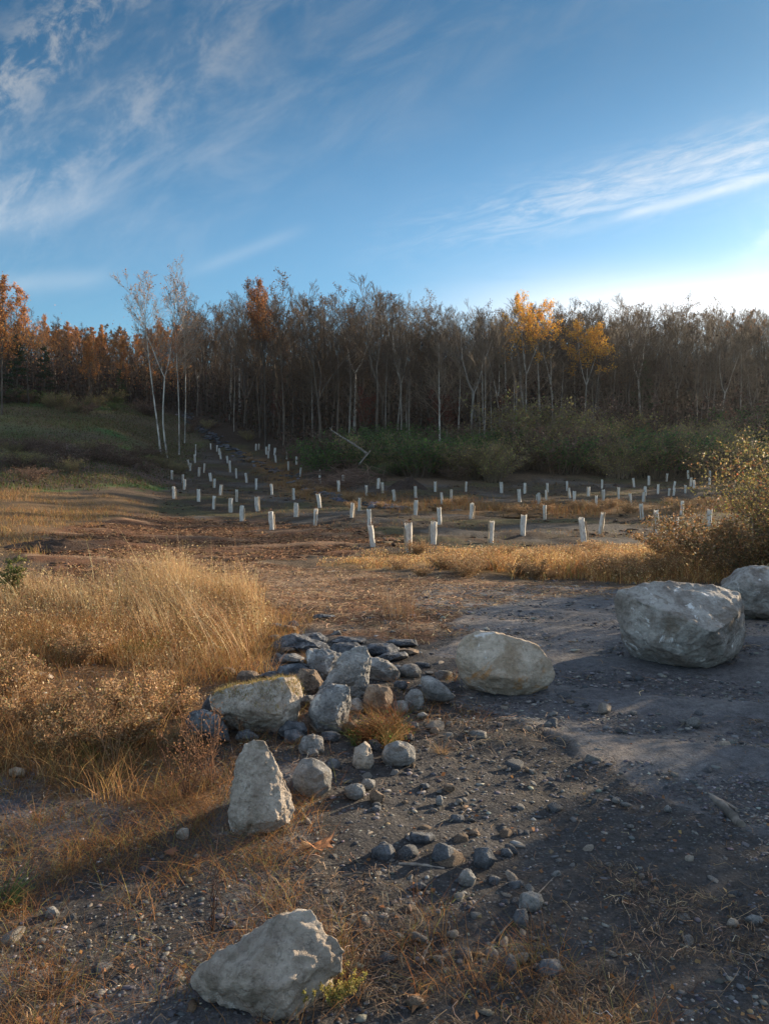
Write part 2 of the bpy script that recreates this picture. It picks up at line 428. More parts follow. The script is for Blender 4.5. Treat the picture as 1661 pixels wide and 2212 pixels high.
Z_road = poly([(900, 1262), (1340, 1266), (1560, 1300), (3200, 1300), (3200, 2212), (1661, 1830), (1330, 1640), (1100, 1560), (930, 1500), (1000, 1420), (960, 1350), (900, 1300)])
Z_path = poly([(560, 1215), (780, 1236), (1000, 1250), (1330, 1268), (1100, 1300), (1010, 1360), (900, 1390), (800, 1380), (640, 1350), (560, 1290), (470, 1260)])
Z_brown = poly([(100, 1150), (330, 1110), (560, 1130), (900, 1165), (700, 1200), (560, 1215), (440, 1255), (200, 1285), (110, 1250)])
Z_field = poly([(395, 975), (470, 962), (560, 960), (700, 1000), (900, 1045), (1700, 1000), (2500, 1000), (2500, 1180), (1450, 1178), (900, 1185), (560, 1160), (330, 1100), (330, 1050)])

def zones(x, y):
    jx = (fbm(x, y, .9, 1)-.5)*1.3*np.clip(y/9, .25, 3); jy = (fbm(x, y, .9, 2)-.5)*1.3*np.clip(y/9, .25, 3)
    X_, Y_ = x+jx, y+jy
    return {k: inside(X_, Y_, v) for k, v in dict(tall=Z_tall, short=Z_short, mid=Z_mid, weed=Z_weed, gold=Z_gold, meadow=Z_meadow, bramble=Z_bramble, road=Z_road, path=Z_path, brown=Z_brown, field=Z_field).items()}

# tree shelter positions (x, top, base) in layout measure
T1 = [(350,168,208),(470,160,200),(519,175,216),(536,200,247),(552,228,277),(349,215,250),(345,252,308),(605,262,312),(295,292,345),(305,320,375),(415,325,386),(626,305,382),(160,380,443),(374,355,416),(674,365,430),(247,412,470),(257,455,522),(470,400,458),(499,447,508),(757,403,472),(832,447,521),(175,514,593),(373,538,626),(543,498,570),(674,538,620),(957,492,567),(491,592,680),(629,612,710),(840,600,695),(716,673,777),(958,724,850),(1132,528,603),(1148,652,757),(1340,576,667),(1303,700,810),(1592,652,760),(1655,610,705),(830,165,208),(853,163,200),(912,190,240),(935,170,218),(929,222,270),(979,197,247),(991,256,310),(1077,225,277),(1155,268,320),(1091,308,368),(1183,358,417),(1342,370,420),(1345,420,475),(1525,418,490),(1492,465,535)]
T2 = [(138,513,627),(115,310,382),(208,254,322),(243,287,358),(340,347,420),(508,320,400),(506,438,540),(168,650,797),(454,640,830),(649,618,768),(697,498,608),(662,280,347),(717,370,450),(790,346,424),(948,460,567),(908,281,346),(1108,614,755),(1193,285,357),(1360,562,705),(1337,345,427),(1378,292,362),(1495,372,450),(1480,402,450),(1560,290,350),(1549,348,418),(1537,475,570)]
T3 = [(115,265,325),(135,318,388),(168,345,420),(278,310,373),(380,252,308),(391,332,405),(339,378,448),(508,313,385),(602,363,435),(626,240,298),(740,223,282),(710,308,375),(698,350,415),(809,290,353),(875,203,255),(930,265,320),(927,315,375),(892,335,375),(1023,295,350),(1042,180,235),(1060,238,295),(1085,255,305),(1207,183,240),(1204,240,295),(245,563,720),(367,520,655),(689,447,545),(790,505,655),(990,425,515),(945,562,712),(1202,490,600)]
TUBES = []
for lst, ox, oy, s in ((T1, 380, 1060, 3.194), (T2, 880, 1120, 3.194), (T3, 1380, 1120, 3.065)):
    for x, t, b in lst:
        TUBES.append(((ox+x/s)*.8642, (oy+t/s)*.8642, (oy+b/s)*.8642))
TUBEP = [P(x, b+1) for x, t, b in TUBES]

def micro(x, y):
    d = np.hypot(x, y)
    return (fbm(x, y, .45, 5)-.5)*.055*np.clip(d/4, .5, 1.5) + (fbm(x, y, .15, 6, 3)-.5)*.030*np.clip((9-d)/4, 0, 1)

# ------------------------------------------------------------------ ground sheet
NXg, NYg = 900, 900
tx = np.linspace(-1, 1, NXg); gx = 2.2*np.sinh(tx*math.asinh(600/2.2))
ty = np.linspace(-math.asinh(60/2.2), math.asinh(617/2.2), NYg); gy = 3.0+2.2*np.sinh(ty)
XX, YY = np.meshgrid(gx, gy)
ZZ = G(XX, YY)
dist = np.hypot(XX, YY)
z = zones(XX, YY)
# small relief: clods, ruts, slight gravel swell
amp = np.clip(dist/10, .4, 3)
rough = np.where(z['road'], .35, 1.0)
ZZ += micro(XX, YY)*np.where(z['road'], .6, 1.0)
ZZ += (fbm(XX, YY, 1.6, 9)-.5)*.09*rough*np.clip((dist-3)/8, 0, 1)
ZZ += np.where(z['field'] | z['brown'], (fbm(XX*.45, YY*1.6, 1.3, 15, 4)-.5)*.28, 0)
ZZ += np.where(z['road'], .026*np.sin((XX*.35+YY)*5+3*fbm(XX, YY, 2, 8)), 0)*np.clip(1-dist/25, 0, 1)
def cset(c, mask, rgb, a=1.0):
    m = (mask*a)[..., None]
    return c*(1-m)+np.array(rgb)*m
col = np.zeros(XX.shape+(3,))+np.array((.034, .022, .014))                # forest floor default
col = cset(col, (dist < 60) & (YY < 58), (.10, .07, .045))
near = (dist < 9)
col = cset(col, near, (.072, .069, .069))
col = cset(col, z['field'], (.050, .036, .022))
n1 = fbm(XX, YY*1.5, 3.0, 20)
col = cset(col, z['field'] & (n1 > .62), (.085, .075, .066))
col = cset(col, z['field'] & (n1 < .44), (.06, .055, .024))
col = cset(col, z['meadow'], (.085, .085, .034))
n2 = fbm(XX, YY, 9, 22)
col = cset(col, z['meadow'] & (n2 > .55), (.09, .072, .04))
col = cset(col, z['meadow'] & (n2 < .42), (.045, .11, .025))
col = cset(col, z['bramble'], (.10, .065, .05))
col = cset(col, z['gold'], (.16, .10, .05))
col = cset(col, z['brown'], (.135, .065, .034))
n3 = fbm(XX*.4, YY*1.8, 1.2, 30)
col = cset(col, z['brown'] & (n3 > .55), (.24, .15, .09))
col = cset(col, z['path'], (.32, .215, .135))
col = cset(col, z['path'] & (n3 > .56), (.17, .09, .05))
col = cset(col, z['weed'], (.15, .085, .035))
col = cset(col, z['mid'], (.20, .125, .05))
col = cset(col, z['tall'] | z['short'], (.19, .105, .05))
col = cset(col, z['road'], (.175, .172, .175))
n4 = fbm(XX*.5+YY*.4, YY*1.4-XX*.2, 1.1, 33)
col = cset(col, z['road'] & (n4 > .55), (.30, .255, .22), .8)
col = cset(col, z['road'] & (n4 < .42), (.13, .13, .14), .8)
# low left corner: fine dark gravel
lc = (XX < -.35) & (YY < 4.2) & (YY > 0)
col = cset(col, lc & (fbm(XX, YY, .5, 40) > .48), (.13, .13, .14), .8)
# bare dug soil around each shelter
for p in TUBEP:
    d2 = ((XX-p.x)/.9)**2+((YY-p.y-.3)/.75)**2
    d2 = d2+(fbm(XX, YY, .5, 50)-.5)*1.3
    k = np.clip(1.35-d2, 0, 1)
    col = col*(1-k[..., None]*.9)+np.array((.045, .030, .022))*k[..., None]*.9
    ZZ += .02*k
pud = P(1092, 1116)
pd = np.hypot((XX-pud.x)/1.5, (YY-pud.y)/1.1); k = np.clip(1.6-pd*1.2, 0, 1)
ZZ = ZZ*(1-k)+(G(XX, YY)-.06)*k
# soften
for _ in range(1):
    cc = col.copy(); cc[1:-1, 1:-1] = (col[:-2, 1:-1]+col[2:, 1:-1]+col[1:-1, :-2]+col[1:-1, 2:]+2*col[1:-1, 1:-1])/6; col = cc
g = MB()
idx = (np.arange(NYg-1)[:, None]*NXg+np.arange(NXg-1)[None, :]).ravel()
g.add(np.stack([XX, YY, ZZ], -1).reshape(-1, 3), np.stack([idx, idx+1, idx+NXg+1, idx+NXg], 1), col.reshape(-1, 3))
mg, x = newmat('ground_soil'); nt = mg.node_tree
at = x.n('ShaderNodeAttribute', attribute_name='Col'); geo = x.n('ShaderNodeNewGeometry'); v = geo.outputs['Position']
f1 = x.noise(v, 1.7, 8, .7); f2 = x.noise(v, 14, 7, .75); f3 = x.noise(v, 60, 5, .8)
vo = x.n('ShaderNodeTexVoronoi'); vo.inputs['Scale'].default_value = 55; nt.links.new(v, vo.inputs['Vector'])
vo2 = x.n('ShaderNodeTexVoronoi'); vo2.inputs['Scale'].default_value = 22; nt.links.new(v, vo2.inputs['Vector'])
f4 = x.noise(v, 170, 4, .8)
k = x.m('MULTIPLY', x.m('ADD', x.m('MULTIPLY', f1, 1.4), .30), x.m('MAXIMUM', x.m('ADD', x.m('MULTIPLY', f2, 2.2), -.1), .2))
k = x.m('MULTIPLY', k, x.m('ADD', x.m('MULTIPLY', f4, 1.6), .2))
k = x.m('MULTIPLY', k, x.m('MAXIMUM', x.m('ADD', x.m('MULTIPLY', f3, 1.8), .1), .3))
sc = x.n('ShaderNodeVectorMath', operation='SCALE'); nt.links.new(at.outputs['Color'], sc.inputs[0]); nt.links.new(k, sc.inputs['Scale'])
sv = x.n('ShaderNodeSeparateColor'); nt.links.new(vo.outputs['Color'], sv.inputs[0])
sp_ = x.m('MULTIPLY', x.m('GREATER_THAN', sv.outputs[0], .72), x.m('SUBTRACT', 1, x.ramp(vo.outputs['Distance'], .2, .42)))
cc2 = x.mix(x.m('MULTIPLY', sp_, .55), sc.outputs[0], (.23, .225, .22))
pb = x.n('ShaderNodeBsdfPrincipled'); nt.links.new(cc2, pb.inputs['Base Color']); pb.inputs['Roughness'].default_value = .9
pb.inputs['Specular IOR Level'].default_value = .2
h = x.m('ADD', x.m('MULTIPLY', f2, .05), x.m('MULTIPLY', f3, .014))
h = x.m('SUBTRACT', h, x.m('MULTIPLY', vo.outputs['Distance'], .012)); h = x.m('SUBTRACT', h, x.m('MULTIPLY', vo2.outputs['Distance'], .016))
bp = x.n('ShaderNodeBump'); bp.inputs['Strength'].default_value = .9; bp.inputs['Distance'].default_value = 1.0
nt.links.new(h, bp.inputs['Height']); nt.links.new(bp.outputs[0], pb.inputs['Normal'])
out = x.n('ShaderNodeOutputMaterial'); nt.links.new(pb.outputs[0], out.inputs[0])
tag(g.build('ground', mg, smooth=True), kind='structure')

# ------------------------------------------------------------------ trees
def grow_tree(seed, H=15.0, r0=.13, forks=1, start=.42, nb=22, blen=.20, ang=38, twigs=5, leafpal=None, nleaf=0, leafsz=.16, twr=.013, lean=0.0, sub=6, crown_col=(.14, .115, .09), trunk_wob=.25, leafhi=0.0, minimal=False):
    rg = random.Random(seed)
    tr = MB(); cr = MB(); tips = []
    def perp(d, az):
        a = d.cross(Vector((0, 0, 1)))
        if a.length < .05: a = Vector((1, 0, 0))
        a.normalize(); b = d.cross(a).normalized()
        return a*math.cos(az)+b*math.sin(az)
    def branch(p, d, L, r, lev):
        n = 4 if lev <= 1 else (3 if lev == 2 else 2)
        pts = [p.copy()]; rad = [r]; q = p.copy(); dd = d.copy()
        for i in range(n):
            dd = (dd + Vector((rg.gauss(0, .16), rg.gauss(0, .16), rg.gauss(.10, .10)))).normalized()
            q = q+dd*(L/n); pts.append(q.copy()); rad.append(max(r*(1-.75*(i+1)/n), twr*.6))
        tube(cr, pts, rad, 4 if lev <= 1 else 3, crown_col)
        if lev < 3:
            k = (sub if lev == 1 else twigs)
            for i in range(k):
                t = .25+.75*(i+rg.random())/k
                s = min(t*n, n-.01); a = int(s); pp = pts[a].lerp(pts[a+1], s-a)
                ld = (pts[a+1]-pts[a]).normalized()
                nd = (ld*math.cos(R(ang)) + perp(ld, rg.random()*6.28)*math.sin(R(ang)) + Vector((0, 0, .15))).normalized()
                branch(pp, nd, L*rg.uniform(.38, .6)*(1.1-.4*t), max(rad[a]*.55, twr), lev+1)
        else:
            tips.append((pts[-1], pts[1]))
        if lev == 2: tips.append((pts[-1], pts[1]))
    # leaders
    L = []
    base = [Vector((0, 0, -.3))]; rr = [r0*1.35]; n = 9; top = H*(start if forks > 1 else .97)
    ph = rg.random()*6; 
    for i in range(1, n+1):
        t = i/n
        base.append(Vector((trunk_wob*math.sin(ph+t*3)*t+lean*t*H, trunk_wob*math.cos(ph*1.7+t*2.6)*t, top*t)))
        rr.append(r0*(1-(.45 if forks > 1 else .88)*t))
    tube(tr, base, rr, 7, (1, 1, 1))
    if forks > 1:
        for f in range(forks):
            az = 6.28*f/forks+rg.random()
            d = Vector((math.cos(az)*.33, math.sin(az)*.33, 1)).normalized(); pts = [base[-1].copy()]; rad = [rr[-1]*.85]; q = pts[0].copy(); hh = (H-top)*rg.uniform(.85, 1.05)
            for i in range(6):
                d = (d+Vector((rg.gauss(0, .1), rg.gauss(0, .1), .12))).normalized(); q = q+d*hh/6; pts.append(q.copy()); rad.append(rad[0]*(1-.9*(i+1)/6)+.006)
            tube(tr, pts, rad, 5, (1, 1, 1)); L.append((pts, rad, .05))
    else: L.append((base, rr, start))
    for pts, rad, st in L:
        m = nb//len(L)
        for i in range(m):
            t = st+(1-st)*((i+rg.random()*.8)/m); s = min(t*(len(pts)-1), len(pts)-1.01); a = int(s)
            p = pts[a].lerp(pts[a+1], s-a); ld = (pts[a+1]-pts[a]).normalized()
            tt = (t-st)/(1-st)
            l = H*blen*(1.15-.75*tt)*rg.uniform(.7, 1.2)
            an = ang*(1.15-.35*tt)
            d = (ld*math.cos(R(an))+perp(ld, rg.random()*6.28)*math.sin(R(an))).normalized()
            branch(p, d, l, max(rad[a]*.42, twr), 1)
    if leafpal and nleaf:
        T = np.array([list(a) for a, b in tips]); T2_ = np.array([list(b) for a, b in tips])
        k = nr.integers(0, len(T), nleaf); w = nr.random((nleaf, 1))
        c = T[k]*w+T2_[k]*(1-w)+nr.normal(0, .14, (nleaf, 3))
        if leafhi > 0:
            keep = c[:, 2] > H*leafhi; c = c[keep]
        leaves(cr, c, nr.uniform(.6, 1.2, len(c))*leafsz, pick(len(c), leafpal))
    return tr, cr

ORANGE = [(.46, .18, .045, 3), (.52, .25, .06, 2), (.24, .09, .035, 3), (.34, .20, .07, 1.5)]
RUST = [(.27, .105, .035, 3), (.34, .16, .055, 2), (.17, .07, .03, 2)]
YEL = [(.62, .33, .04, 3), (.55, .25, .03, 2), (.45, .32, .07, 1)]
RED = [(.12, .022, .018, 3), (.16, .04, .025, 1), (.07, .018, .015, 2)]
DULL = [(.15, .09, .05, 2), (.21, .13, .065, 1), (.10, .065, .04, 2)]
PROT = {}
def proto(key, name, bark, crownmat, label, cat, group, **kw):
    tr, cr = grow_tree(**kw)
    PROT[key] = (name, tr.mesh('trunk', bark, True), cr.mesh('crown', crownmat), label, cat, group, kw.get('H', 15.0))
CC = (.10, .073, .053); CP = (.20, .155, .115)
for i in range(4):
    proto('bare%d' % i, 'bare_tree', M_bark, M_leaf, '', 'tree', '', seed=20+i, H=15, forks=(1, 2, 3, 2)[i], start=(.25, .40, .32, .45)[i], nb=(34, 30, 30, 28)[i], blen=.22, crown_col=CC)
for i in range(3):
    proto('pale%d' % i, 'pale_tree', M_bark_pale, M_leaf, '', 'tree', '', seed=40+i, H=15, forks=(1, 3, 2)[i], start=(.35, .42, .45)[i], nb=30, blen=.23, crown_col=CP)
for i in range(2):
    proto('dull%d' % i, 'brown_leaved_tree', M_bark, M_leaf, '', 'tree', '', seed=50+i, H=14, forks=i+1, start=.22, nb=30, blen=.22, leafpal=DULL, nleaf=1000, leafsz=.17, crown_col=CC)
for i in range(3):
    proto('orange%d' % i, 'orange_tree', M_bark, M_leaf, '', 'tree', '', seed=60+i, H=14, forks=(1, 2, 2)[i], start=(.3, .35, .4)[i], nb=22, blen=.2, leafpal=ORANGE, nleaf=2900, leafsz=.22, crown_col=CC)
proto('yellow0', 'yellow_tree', M_bark_pale, M_leaf, '', 'tree', '', seed=71, H=14, forks=3, start=.5, nb=34, blen=.24, leafpal=YEL, nleaf=5600, leafsz=.19, leafhi=.55, crown_col=CC)
proto('rust0', 'rust_leaved_tree', M_bark, M_leaf, '', 'tree', '', seed=73, H=14, forks=3, start=.5, nb=36, blen=.17, leafpal=RUST, nleaf=5200, leafsz=.17, leafhi=.68, crown_col=CC)
proto('red0', 'red_understory_tree', M_bark, M_leaf, '', 'tree', '', seed=75, H=6, r0=.05, forks=2, start=.3, nb=18, blen=.26, leafpal=RED, nleaf=1500, leafsz=.16, crown_col=CC, twr=.008)
proto('sapling0', 'thin_sapling', M_bark_pale, M_leaf, '', 'tree', '', seed=77, H=9, r0=.05, forks=1, start=.4, nb=14, blen=.14, crown_col=CP, twr=.009)

# dark evergreen
def evergreen(seed, H=10):
    rg = random.Random(seed); tr = MB(); cr = MB()
    tube(tr, [(0, 0, -.3), (0, 0, H*.5), (0, 0, H)], [.16, .09, .02], 7)
    for i in range(70):
        t = rg.random()**.8; zz = H*(.06+.92*t); l = H*.26*(1-t)**.8+.25; az = rg.random()*6.28
        dr = Vector((math.cos(az), math.sin(az), -.12)); p = Vector((0, 0, zz)); q = p+dr*l+Vector((0, 0, .12*l))
        tube(cr, [p, p.lerp(q, .5)+Vector((0, 0, .05)), q], [.03, .02, .008], 3, (.07, .05, .035))
        n = int(60*l/2)+12; w = nr.random((n, 1))**.6
        c = np.array(p)*(1-w)+np.array(q)*w+nr.normal(0, .13, (n, 3))*np.array([1, 1, .5])
        leaves(cr, c, nr.uniform(.18, .34, n), pick(n, [(.022, .045, .018, 3), (.035, .06, .022, 1)]), .4, .45)
    return tr, cr
for i in range(2):
    tr, cr = evergreen(90+i); PROT['ever%d' % i] = ('evergreen_tree', tr.mesh('trunk', M_bark, True), cr.mesh('crown', M_leaf), '', 'tree', '', 10.0)

def put_tree(key, x, y, H, label, group, rz=None, lean=0):
    name, tm, cm, _, cat, _, H0 = PROT[key]
    e = empty(name, (x, y, float(G(x, y))-.05), rnd.random()*6.28 if rz is None else rz)
    e.rotation_euler = (rnd.gauss(0, .02)+lean, rnd.gauss(0, .02), e.rotation_euler[2])
    H = H*(1 if key[:4] == 'ever' else .95); s = H/H0; sw = s*(rnd.uniform(.95, 1.4) if key[:4] in ('bare', 'pale', 'dull') else rnd.uniform(.75, 1.0)); e.scale = (sw, sw, s)
    a = bpy.data.objects.new('trunk', tm); b = bpy.data.objects.new('crown', cm)
    link(a); link(b); a.parent = e; b.parent = e
    tag(e, label, 'tree', group)
    return e

SKX = [-300, 0, 60, 150, 250, 300, 420, 480, 560, 700, 820, 900, 1000, 1130, 1200, 1400, 1661, 2000]
SKR = [600, 600, 640, 670, 735, 730, 650, 648, 620, 634, 620, 645, 660, 648, 652, 650, 665, 670]
EDX = [-300, 0, 200, 300, 400, 480, 560, 640, 830, 950, 1100, 1300, 1500, 1661, 2000]
EDD = [78, 82, 88, 96, 100, 90, 82, 76, 70, 68, 69, 76, 80, 78, 76]
SECT = [(150, 'at the left edge above the meadow'), (320, 'between the left edge and the birches'), (480, 'beside the white birches'), (640, 'above the head of the stone channel'),
        (760, 'left of the tallest central tree'), (900, 'around the tallest central tree'), (1060, 'above the green brush bank'), (1200, 'below the golden crown'),
        (1330, 'around the lower orange-yellow tree'), (1480, 'around the right hand evergreen'), (9999, 'at the far right edge')]
def section(px):
    for lim, nm in SECT:
        if px < lim: return nm
KIND = {'bare': 'dark bare tree', 'pale': 'pale-barked bare tree', 'dull': 'tree with dull brown leaves', 'orange': 'orange-leaved tree',
        'rust': 'rust-leaved tree', 'red': 'small dark red leafed tree', 'yellow': 'yellow-orange leafed tree', 'sapling': 'thin leafless sapling', 'ever': 'dark green evergreen tree'}
import re
def forest_tree(key, px, D, H=None, row=None, where=None, rk=''):
    x = (px-830.5)/1665*D
    g0 = float(G(x, D))
    if H is None:
        H = (CAMH + (1038-row)/1665*D) - g0
    k = re.sub(r'\d', '', key)
    s = section(px)
    lab = KIND[k]+' '+s+(', '+rk if rk else '')
    if where: lab = where
    return put_tree(key, x, D, H, lab, None if where else '%ss %s' % (KIND[k].split(' with')[0], s))
nF = 0
# front edge rank and ranks behind
for rank, (d0, d1, n, wid) in enumerate([(0, 6, 66, 0), (4, 12, 68, 1), (10, 22, 66, 2), (22, 40, 56, 3)]):
    for i in range(n):
        px = -80+1830*(i+rnd.random())/n
        if px < 400 and rank < 3 and rnd.random() < .35: continue
        D = np.interp(px, EDX, EDD)+rnd.uniform(d0, d1)
        row = np.interp(px, SKX, SKR)+abs(rnd.gauss(0, 17))+rank*2
        if rank == 0: row += rnd.choice([0, 0, 25, 60, 110])
        if px < 330: row += 20
        q = rnd.random()
        if px < 400:
            key = 'orange%d' % rnd.randrange(3) if q < (.25 if rank < 2 else .6) else ('dull%d' % rnd.randrange(2) if q < .7 else 'bare%d' % rnd.randrange(4))
        else:
            key = ('pale%d' % rnd.randrange(3) if q < (.30 if rank == 0 else .12) else ('dull%d' % rnd.randrange(2) if q < (.48 if rank < 2 else .45) else 'bare%d' % rnd.randrange(4)))
        x_ = (px-830.5)/1665*D; H = (CAMH+(1038-row)/1665*D)-float(G(x_, D))
        H = min(max(H, 8), 19)
        if px < 400: H = min(H, 11.5)
        forest_tree(key, px, D, H=H, rk=('front rank', 'second rank', 'deeper in', 'far back')[rank]); nF += 1
# named trees that stand out
forest_tree('rust0', 575, 78, row=614, where='tall tree with a dense rust-orange crown at the top of the central skyline')
forest_tree('yellow0', 1134, 71, row=640, where='tree with bright golden yellow crown breaking the skyline right of centre')
forest_tree('yellow0', 1262, 75, row=696, where='lower rounded orange-yellow tree right of the golden one')
forest_tree('dull1', 1420, 92, row=655, where='brown leafed tree on the right skyline')
forest_tree('orange0', 8, 74, row=596, where='tall red-orange tree at the left edge of the photo')
forest_tree('orange1', 66, 84, row=622, where='slim orange tree standing second from the left edge')
forest_tree('bare2', 690, 72, row=612, where='tall bare tree with a rounded twiggy crown, left of the tallest central one')
forest_tree('bare1', 815, 68, row=598, where='tallest broad bare tree in the middle of the skyline')
forest_tree('pale2', 1020, 66, row=668, where='broad pale bare tree with spreading limbs, second tall trunk right of the fallen log')
forest_tree('pale0', 950, 64, row=720, where='straight pale trunk standing just right of centre behind the green brush')
forest_tree('pale0', 1095, 72, row=700, where='slender pale trunk below the golden yellow tree')
forest_tree('pale0', 1350, 84, row=760, where='pale trunk standing beside the dark evergreen on the right')
for px, D, H, w in ((1385, 84, 7.5, 'dark evergreen among the bare trees on the right'), (40, 84, 7.6, 'broad dark evergreen at the far left of the meadow edge'),
                 (100, 88, 6.4, 'dark evergreen second from the left at the meadow edge'), (-30, 80, 7.5, 'dark evergreen cut by the left photo edge'), (265, 94, 4.5, 'low dark evergreen at the meadow edge near the birches')):
    forest_tree('ever%d' % (int(px) % 2), px, D, H=H, where=w)
for px, D in ((955, 66), (975, 69), (1088, 70), (792, 68), (600, 84), (1700, 74)):
    forest_tree('red0', px, D, H=rnd.uniform(3.5, 6))
for i in range(26):
    px = rnd.uniform(480, 1650); forest_tree('sapling0', px, np.interp(px, EDX, EDD)-rnd.uniform(0, 6), H=rnd.uniform(5, 10))

# woods continuing to the right of the photo; their crowns shade the upper field
for i in range(40):
    x_ = rnd.uniform(33, 62); y0 = rnd.uniform(25, 58)
    if 35 < y0 < 40: y0 += 6
    y_ = y0+.695*x_
    if x_/y_ < .56: continue
    put_tree(rnd.choice(['ever0', 'ever1', 'dull0', 'orange1', 'orange2']), x_, y_, rnd.uniform(12, 16), 'tree of the woods that continue outside the right edge of the photo', 'trees outside the right edge')

# two white birches
def birch(seed, px, py, D, toprow, label, lean, kx):
    p = Vector(((px-830.5)/1665*D, D, 0)); p.z = float(G(p.x, p.y))
    H = CAMH+(1038-toprow)/1665*D-p.z
    tr, cr = grow_tree(seed, H=H, r0=.085 if seed < 7 else .06, forks=kx, start=.42, nb=26, blen=.19, ang=34, leafpal=[(.36, .18, .08, 1), (.28, .14, .07, 1)], nleaf=520, leafsz=.15, lean=lean, crown_col=(.30, .26, .22), trunk_wob=.45, twr=.011)
    e = empty('birch_tree', p); tr.build('trunk', M_bark_white, e, True); cr.build('crown', M_leaf, e)
    tag(e, label, 'tree')
birch(5, 349, 935, 70, 600, 'white-trunked birch leaning left, left one of the pair at the meadow edge', -.09, 1)
birch(6, 363, 938, 69, 583, 'taller upright white birch, right one of the pair at the meadow edge', -.035, 2)
birch(7, 388, 940, 72, 615, 'slim pale birch just right of the birch pair by the rock channel', .0, 1)
birch(8, 400, 940, 78, 625, 'slender pale birch farthest right of the birch cluster', .02, 1)

# distant woods as one mass
far = MB()
fp = []
for sd_, pal, nl in ((301, None, 0), (302, None, 0), (303, ORANGE, 1500), (304, ORANGE, 1500), (305, DULL, 500)):
    tr, cr = grow_tree(sd_, H=14, forks=1+sd_ % 2, start=.4, nb=13, blen=.2, sub=4, twigs=3, leafpal=pal, nleaf=nl, leafsz=.36, twr=.02, crown_col=CC)
    a = tr.arrays(); b = cr.arrays()
    fp.append(((a[0], a[1], a[2], np.broadcast_to(np.array((.13, .11, .09)), a[3].shape)), b))
for i in range(760):
    px = rnd.uniform(-260, 1950); D = np.interp(px, EDX, EDD)+rnd.uniform(35, 125)
    x_ = (px-830.5)/1665*D; g0 = float(G(x_, D))
    k = rnd.choice([2, 3, 2, 3, 4]) if px < 420 else rnd.choice([0, 1, 0, 1, 4, 0, 1, 2 if rnd.random() < .25 else 0])
    tr_row = np.interp(px, [-300, 300, 480, 900, 1200, 1700, 2000], [706, 712, 712, 706, 684, 676, 690])+rnd.uniform(-8, 40); s = min(max((CAMH+(1038-tr_row)/1665*D-g0)/14, .38), .95); a = rnd.random()*6.28; ca, sa = math.cos(a), math.sin(a)
    for (vv, t, q, c) in fp[k]:
        w = np.stack([(vv[:, 0]*ca-vv[:, 1]*sa)*s+x_, (vv[:, 0]*sa+vv[:, 1]*ca)*s+D, vv[:, 2]*s+g0], 1)
        tint = rnd.uniform(.75, 1.2)
        far.v.append(w.astype(np.float32)); far.c.append((c*tint*(.72 if k in (0, 1, 4) else .9)).astype(np.float32))
        if len(t): far.f[3].append(t+far.n)
        if len(q): far.f[4].append(q+far.n)
        far.n += len(w)
tag(far.build('distant_woods', M_stuff), 'dense mass of far woods covering the ridge behind the nearer trees', 'woods', kind='stuff')

# undergrowth of the hillside: countless saplings and dull leaves between the trunks
mb = MB(); n = 26000
px_ = nr.uniform(-350, 2000, n); D_ = np.interp(px_, EDX, EDD)+2+nr.random(n)**1.2*75; x_ = (px_-830.5)/1665*D_
hh = nr.uniform(1.5, 6.5, n)*(.6+.8*fbm(x_, D_, 9, 120)); base = np.stack([x_, D_, G(x_, D_)-.1], 1)
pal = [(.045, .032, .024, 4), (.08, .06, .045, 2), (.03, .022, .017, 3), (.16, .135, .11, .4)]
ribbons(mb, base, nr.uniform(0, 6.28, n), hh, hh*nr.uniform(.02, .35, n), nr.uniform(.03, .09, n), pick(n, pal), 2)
n = 90000
px_ = nr.uniform(-350, 2000, n); D_ = np.interp(px_, EDX, EDD)+1+nr.random(n)**1.2*80; x_ = (px_-830.5)/1665*D_
dn = fbm(x_, D_, 7, 122); zt_ = np.abs(nr.normal(0, 1, n))*2.4*(.4+dn*1.3)
c = np.stack([x_, D_, G(x_, D_)+zt_], 1)
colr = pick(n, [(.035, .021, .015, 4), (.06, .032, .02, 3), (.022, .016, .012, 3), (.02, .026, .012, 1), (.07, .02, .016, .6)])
lf = (px_ < 420) & (D_ > 112); colr[lf] = pick(int(lf.sum()), ORANGE+[(.20, .12, .05, 2)])
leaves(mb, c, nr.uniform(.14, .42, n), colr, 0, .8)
tag(mb.build('forest_undergrowth', M_stuff), 'dark brown tangle of saplings and leaves filling the woods between the trunks', 'undergrowth', kind='stuff')

